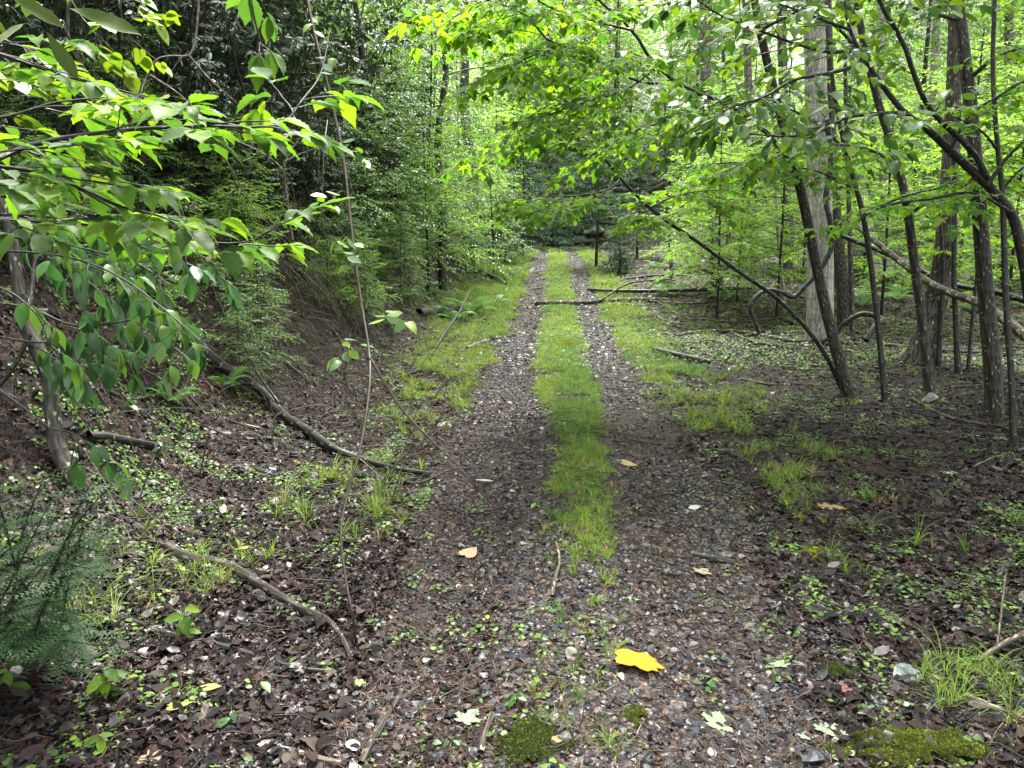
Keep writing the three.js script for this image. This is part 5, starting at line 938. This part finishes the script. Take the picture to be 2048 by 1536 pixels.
{
  const lists = tufts.map(() => []), g = stuffGroup('grass', 'fresh green grass on the middle strip and verges of the track', 'grass');
  for (let k = 0; k < 170000; k++) {
    const d = 1.9 * Math.pow(42 / 1.9, Math.pow(rnd(), 0.9)), way = rnd(), s = way < 0.2 ? rr(-1, 1) * (2 + d * 0.35) : way < 0.6 ? rr(-1, 1) * 0.75 : sgn() * rr(0.7, 1.5 + 0.075 * d), x = s + roadX(d), q = grassDensity(x, d, s); if (rnd() > q) continue;
    const mid = Math.abs(s) < 0.5; if (d < 9 && vnoise(x * 4.2, d * 3.4, 0, 141) < (mid ? rr(-0.7, 0.1) : rr(-0.3, 0.25))) continue; const far = mid ? rr(0.5, 0.85) : d < 9 ? rr(0.6, 1.1) : clamp(d / 14, 0.7, 1.15); lists[mid ? pick([0, 2, 2, 1]) : d < 9 ? pick([0, 1, 1, 3]) : Math.floor(rnd() * 3)].push({ m: lying(x, -d, -0.004, rr(0.7, 1.15) * far, 0.1), c: grassTint(x, d, s) });
  }
  lists.forEach((l, i) => scatter('grass_tuft', tufts[i], grassM, l, g));
}
{ // small round-leaved plants
  const mk = (n, k, t, sz) => { const s = new Soup(); reseed(k); for (let j = 0; j < n; j++) { const a = j / n * 6.283 + rr(-0.4, 0.4), r = rr(0.15, 0.9), h = rr(0.35, 1.1), b = rr(0.85, 1.15); s.add(pick(t), frame(V(Math.cos(a) * r, h, Math.sin(a) * r), V(Math.cos(a), -0.1, Math.sin(a)), V(gauss() * 0.3, 1, gauss() * 0.3), sz * rr(0.7, 1.2)), [b, b, b]); } return s.geo(); };
  const geos = [mk(3, 31, T.round, 0.9), mk(5, 32, T.round, 0.8), mk(4, 33, T.heart, 0.9), mk(6, 34, T.broad, 1.1)], lists = geos.map(() => []), g = stuffGroup('ground_cover', 'small round-leaved green plants sprinkled over the forest floor', 'plants'), m = leafMat('ground cover leaf', rgb(1, 1, 1), { vc: true, trans: 0.4, coat: 0.35, cr: 0.35, map: VEIN.palmate });
  reseed(1311);
  for (let k = 0; k < 80000; k++) {
    const [x, z, d] = floorPoint(1.8, 26, 0.9), s = x - roadX(d), n = vnoise(x * 1.1, z * 1.1, 0, 91), a = Math.abs(s); const clump = sstep(-0.15, 0.35, vnoise(x * 4.5, z * 4.5, 0, 97)); let q = (s > 1 ? 0.42 : 0.24) + 0.6 * sstep(0.1, 0.6, n);
    if (a < 0.95) q = d < 5 ? 0.03 : Math.abs(s) < stripHalf(d) * 1.3 ? 0.9 : 0.02; else if (s > 0 && s < 5 && d > 8) q = 0.35 + 0.8 * sstep(-0.2, 0.5, n); else if (s > 1.05 && s < 2.4 && d < 6) q = 0.12 + 0.7 * sstep(-0.05, 0.45, n); if (-s > footL(d) + 0.2) q *= 0.5;
    if (rnd() > q * (d < 9 ? clump * 1.5 : 1)) continue; const y = rnd(), b = rr(0.7, 1.25);
    lists[Math.floor(rnd() * 4)].push({ m: lying(x, z, -0.003, rr(0.013, 0.03) * (d > 9 ? 1.5 : 1), 0.1), c: [lerp(0.035, 0.14, y) * b, lerp(0.10, 0.25, y) * b, 0.02 * b] });
  }
  lists.forEach((l, i) => scatter('small_plant', geos[i], m, l, g));
}
{ // moss
  const m = new THREE.MeshStandardMaterial({ vertexColors: true, roughness: 1, side: THREE.DoubleSide }); m.name = 'moss';
  const sprig = (() => { const s = new Soup(); reseed(55); for (let j = 0; j < 9; j++) s.add(T.far[0], frame(V(gauss() * 0.3, 0, gauss() * 0.3), V(gauss() * 0.7, 1, gauss() * 0.7), V(1, 0, gauss()), rr(0.5, 1)), [rr(0.8, 1.2), rr(0.9, 1.1), 1]); return s.geo(); })();
  const patch = (u, v, rx, rz, n, name, label, y) => {
    const c = G(u, v), l = []; for (let k = 0; k < n; k++) { const a = rnd() * 6.283, r = Math.pow(rnd(), 0.62) * (0.85 + 0.4 * vnoise(a * 2, u) + 0.25 * vnoise(a * 6, u + 5)), x = c.x + Math.cos(a) * r * rx, z = c.z + Math.sin(a) * r * rz, b = rr(0.5, 1.4), dome = 0.004 + 0.026 * (1 - r * r) * Math.min(1, rx * 4) + 0.014 * vnoise(x * 14, z * 14); if (vnoise(x * 22, z * 22, 0, 9) < -0.2 - 0.5 * (1 - r) || rnd() < 0.75 * sstep(0.35, 1, r)) continue; l.push({ m: lying(x, z, dome, rr(0.011, 0.02), 0.3), c: [lerp(0.035, 0.24, y) * b, lerp(0.06, 0.26, y) * b, 0.006 * b] }); }
    const o = scatter(numbered('moss'), sprig, m, l, scene); tag(o, label, 'moss', null, 'stuff');
  };
  reseed(1321);
  patch(1820, 1505, 0.33, 0.14, 5200, 'moss', 'broad green moss cushion at the lower right edge of the track', 0.28);
  patch(1635, 1112, 0.1, 0.1, 1100, 'moss', 'bright yellow-green moss clump among clover right of the track', 0.8);
  patch(1060, 1490, 0.14, 0.14, 2200, 'moss', 'dark green moss around grass at the bottom of the middle strip', 0.1);
  patch(1265, 1440, 0.06, 0.05, 500, 'moss', 'small olive moss patch between stones below the yellow leaf', 0.3);
  patch(1680, 1350, 0.09, 0.07, 800, 'moss', 'olive brown moss patch in the leaf litter at right', 0.1);
  patch(1130, 688, 0.4, 0.6, 2600, 'moss', 'yellow mossy patch on the middle strip of the track', 1);
}
// ---------------------------------------------------------------- leaves one can point at
reseed(1401);
function loose(label, tpl, u, v, px, col, turn, o = {}) {
  const p = G(u, v), size = px * depthOf(p) / FOCAL, m = leafMat(label.split(' ').slice(0, 2).join(' '), rgb(...col.map((c) => c * 0.55)), { map: o.vein ?? VEIN.few, bump: o.vein ?? VEIN.few, trans: 0.15, coat: o.coat ?? 0.6, cr: 0.3 });
  const q = mesh('fallen_leaf', asGeo(tpl).scale(1, o.curl ?? 0.3, 1), m, scene); q.applyMatrix4(lying(p.x, p.z, o.lift ?? 0.02, size, o.tilt ?? 0.15, turn)); tag(q, label, 'leaf', 'single fallen leaves');
}
const big = (k) => outline(LOBED.map(([x, z]) => [x * 1.25, z]), { droop: 0.5, fold: 0.25, wave: 0.05, k });
const yellowLeaf = outline([[0, 0.03], [0.12, -0.03], [0.3, 0.0], [0.4, 0.14], [0.39, 0.28], [0.29, 0.37], [0.37, 0.47], [0.4, 0.62], [0.31, 0.72], [0.28, 0.84], [0.17, 0.8], [0.1, 0.93], [0, 1]], { droop: 0.35, fold: 0.25, wave: 0.05, k: 3 });
loose('bright golden yellow leaf lying on the gravel, the most vivid leaf on the track', yellowLeaf, 1232, 1330, 98, [0.9, 0.36, 0.015], 0.12, { lift: 0.03, coat: 0.5, vein: VEIN.palmate, curl: 0.4 });
for (const [u, v, px, turn, label] of [[1432, 1466, 62, -1.2, 'pale green toothed maple leaf on the gravel at the bottom, beside the right rut'], [925, 1452, 56, -1.0, 'pale underside-up maple leaf on the gravel left of the grassy middle'], [1640, 1474, 36, -0.9, 'pale maple leaf left of the moss cushion, upper left of a cluster'], [1682, 1487, 46, -1.5, 'pale maple leaf touching the moss cushion, upper right of a cluster'], [1662, 1522, 58, -0.2, 'pale maple leaf at the very bottom, lowest of a cluster by the moss'], [1560, 1343, 40, -1.3, 'small pale maple leaf in the dark soil right of the yellow leaf'], [1610, 1490, 28, -1.2, 'smallest pale maple leaf, leftmost of the cluster by the moss']])
  loose(label, pick(T.maple_toothed), u, v, px, [0.34, 0.42, 0.29], turn, { vein: VEIN.palmate, lift: 0.016 });
for (const [tpl, u, v, px, col, turn, label] of [
  [T.round[0], 1110, 1483, 22, [0.65, 0.22, 0.05], 1.2, 'small orange leaf on the moss at the bottom of the track'], [T.heart[0], 930, 1120, 40, [0.55, 0.36, 0.22], -1, 'pale orange-brown leaf in the left rut'], [T.dry[0], 975, 1240, 18, [0.6, 0.4, 0.04], 1.5, 'tiny yellow leaf beside the dark stone in the left rut'], [T.lance[0], 330, 1197, 58, [0.36, 0.06, 0.04], 0.1, 'red leaf in the grass at lower left'],
  [T.lance[0], 470, 1108, 44, [0.6, 0.46, 0.14], -0.5, 'pale yellow leaf beside the grey lichened branch'], [T.broad[0], 1376, 1026, 30, [0.6, 0.62, 0.55], -0.3, 'white leaf on the right rut'], [T.maple[0], 1398, 1156, 42, [0.5, 0.4, 0.3], -0.9, 'pale curled leaf in the right rut below the sawn stick'], [big(3), 1630, 1020, 60, [0.42, 0.26, 0.12], 0.1, 'tan lobed oak leaf in the grass right of the track'], [T.maple[1], 1670, 1385, 45, [0.16, 0.03, 0.035], 0.2, 'dark red crumpled leaf at lower right'], [T.round[1], 1800, 1420, 28, [0.7, 0.7, 0.66], -0.8, 'white leaf standing out in the litter at lower right'],
  [T.heart[1], 1886, 950, 32, [0.6, 0.55, 0.48], 0.2, 'pale pinkish leaf on the floor at the right'], [T.lance[1], 1750, 848, 36, [0.45, 0.32, 0.24], 0.4, 'light brown curled leaf in front of the leaning tree foot'], [T.broad[1], 780, 815, 32, [0.55, 0.43, 0.32], -0.8, 'tan upturned leaf on the left verge by the vine'], [T.broad[0], 875, 858, 24, [0.62, 0.6, 0.56], -0.8, 'white leaf at the left edge of the left rut'], [T.lance[0], 480, 850, 52, [0.5, 0.4, 0.3], 0.1, 'long pale tan leaf under the fallen branch'], [T.lance[1], 585, 925, 30, [0.5, 0.3, 0.05], 0.7, 'ochre curled leaf below the fallen branch'], [T.lance[1], 270, 925, 34, [0.4, 0.14, 0.06], 1.2, 'orange-brown leaf by the dark log at the bank foot'], [T.lance[0], 425, 780, 24, [0.5, 0.2, 0.12], 1.0, 'orange-red leaf on the bank above the fallen branch'], [T.dry[1], 118, 870, 30, [0.36, 0.09, 0.04], 1.4, 'rust red leaf beside the crooked dark stem'], [T.dry[1], 150, 745, 24, [0.36, 0.14, 0.07], 1.4, 'rust brown leaf on the bank right of the crooked stem'],
  [T.lance[0], 945, 966, 46, [0.55, 0.53, 0.42], 0.2, 'long pale leaf at the left side of the left rut'], [T.heart[0], 1245, 930, 30, [0.5, 0.34, 0.14], 0.1, 'ochre leaf at the edge of the right rut'], [T.heart[0], 295, 1525, 60, [0.5, 0.36, 0.24], 0.4, 'large tan leaf at the bottom left edge'], [T.broad[0], 395, 1390, 52, [0.42, 0.45, 0.16], 0, 'pale yellow-green leaf among plants at lower left'], [T.heart[0], 340, 1425, 48, [0.5, 0.5, 0.14], -0.4, 'yellowing round leaf at lower left below the pale one'], [T.round[0], 700, 1510, 30, [0.55, 0.62, 0.52], -1.2, 'pale leaf at the bottom beside the dark straight stick'], [T.lance[0], 1455, 806, 30, [0.5, 0.2, 0.06], 0.1, 'orange leaf in the dark litter right of the track'], [T.maple[1], 1900, 1395, 60, [0.2, 0.05, 0.035], 0.5, 'dark red leaf beside the split tan branch'], [T.lance[1], 1960, 1370, 34, [0.36, 0.14, 0.08], -1.3, 'rust leaf at the right border by the split branch'], [T.round[0], 1850, 1360, 40, [0.45, 0.4, 0.2], 0, 'yellowish leaf right of the flat bluish rock'],
]) loose(label, tpl, u, v, px, col, turn);
// ---------------------------------------------------------------- seedlings that stand by themselves
reseed(1501);
function seedling(label, u, v, h, sp, n, size, droop = 0.3) {
  const b = G(u, v), p = new Plant('forest_seedling', label, 'seedling', b), top = b.clone().add(V(rr(-0.04, 0.04), h, rr(-0.03, 0.03))), pts = smooth([b, b.clone().lerp(top, 0.5).add(V(rr(-0.02, 0.02), 0, 0)), top], 6); p.limb('stem', pts, taper(0.003, 0.0015), BARK.tan, 5);
  for (let j = 0; j < n; j++) { const a = j * 2.4 + rr(-0.4, 0.4), t = 0.4 + 0.6 * j / n, q = pts[Math.min(6, Math.floor(t * 6))]; p.leaf(sp, q, V(Math.cos(a), rr(-0.3, 0.2) - droop * 0.5, Math.sin(a)), V(gauss() * 0.3, 1, rr(0, 0.5)), size * rr(0.75, 1.2)); }
  p.finish(60);
}
for (const a of [
  ['bright seedling with toothed leaves over the thin dark branch at lower left', 385, 1290, 0.16, SP.birch, 6, 0.075], ['glossy seedling at the left end of the dark log', 140, 925, 0.13, SP.spicebush, 3, 0.075], ['small broad-leaved seedling beside the fallen stick at lower left', 510, 1385, 0.06, SP.spicebush, 4, 0.06], ['leafy seedling in the lower left corner below the hemlock', 200, 1400, 0.12, SP.birch, 9, 0.08], ['low glossy seedling left of the bottom stick', 440, 1460, 0.06, SP.spicebush, 4, 0.06], ['round-leaved seedling at the vine foot', 745, 1255, 0.06, SP.cherry, 7, 0.035], ['three-leaved seedling right of the vine foot', 712, 1370, 0.04, SP.catbrier, 4, 0.03], ['violet-like seedling on the grassy middle at the bottom', 1050, 1412, 0.05, SP.spicebush, 6, 0.04], ['seedling with heart leaves on the stony middle of the track', 1075, 1290, 0.05, SP.cherry, 5, 0.035], ['upright seedling in the left litter by the fallen branch', 320, 915, 0.12, SP.spicebush, 4, 0.06], ['glossy seedling under the hemlock', 60, 1330, 0.16, SP.spicebush, 4, 0.075], ['leaf rosette beside the big left verge log', 255, 825, 0.12, SP.spicebush, 3, 0.09], ['young maple seedling with yellow leaves behind the big pale trunk', 1812, 595, 0.5, SP.maple, 10, 0.1], ['young plant in the right litter near the leaning tree foot', 1650, 850, 0.12, SP.cherry, 6, 0.05], ['low seedling in grass right of the right rut', 1500, 900, 0.1, SP.cherry, 7, 0.05], ['pair of pale leaves sprouting in the left rut', 950, 1030, 0.05, SP.spicebush, 3, 0.045], ['seedling beside the pair of pale leaves, nearer the middle', 1072, 1020, 0.06, SP.spicebush, 3, 0.05], ['seedling with drooping leaves at the lower left corner edge', 30, 1390, 0.15, SP.birch, 6, 0.08], ['yellow-green seedling left of the bottom left tan leaf', 220, 1500, 0.07, SP.birch, 6, 0.06],
]) seedling(...a);

renderer.render(scene, camera);
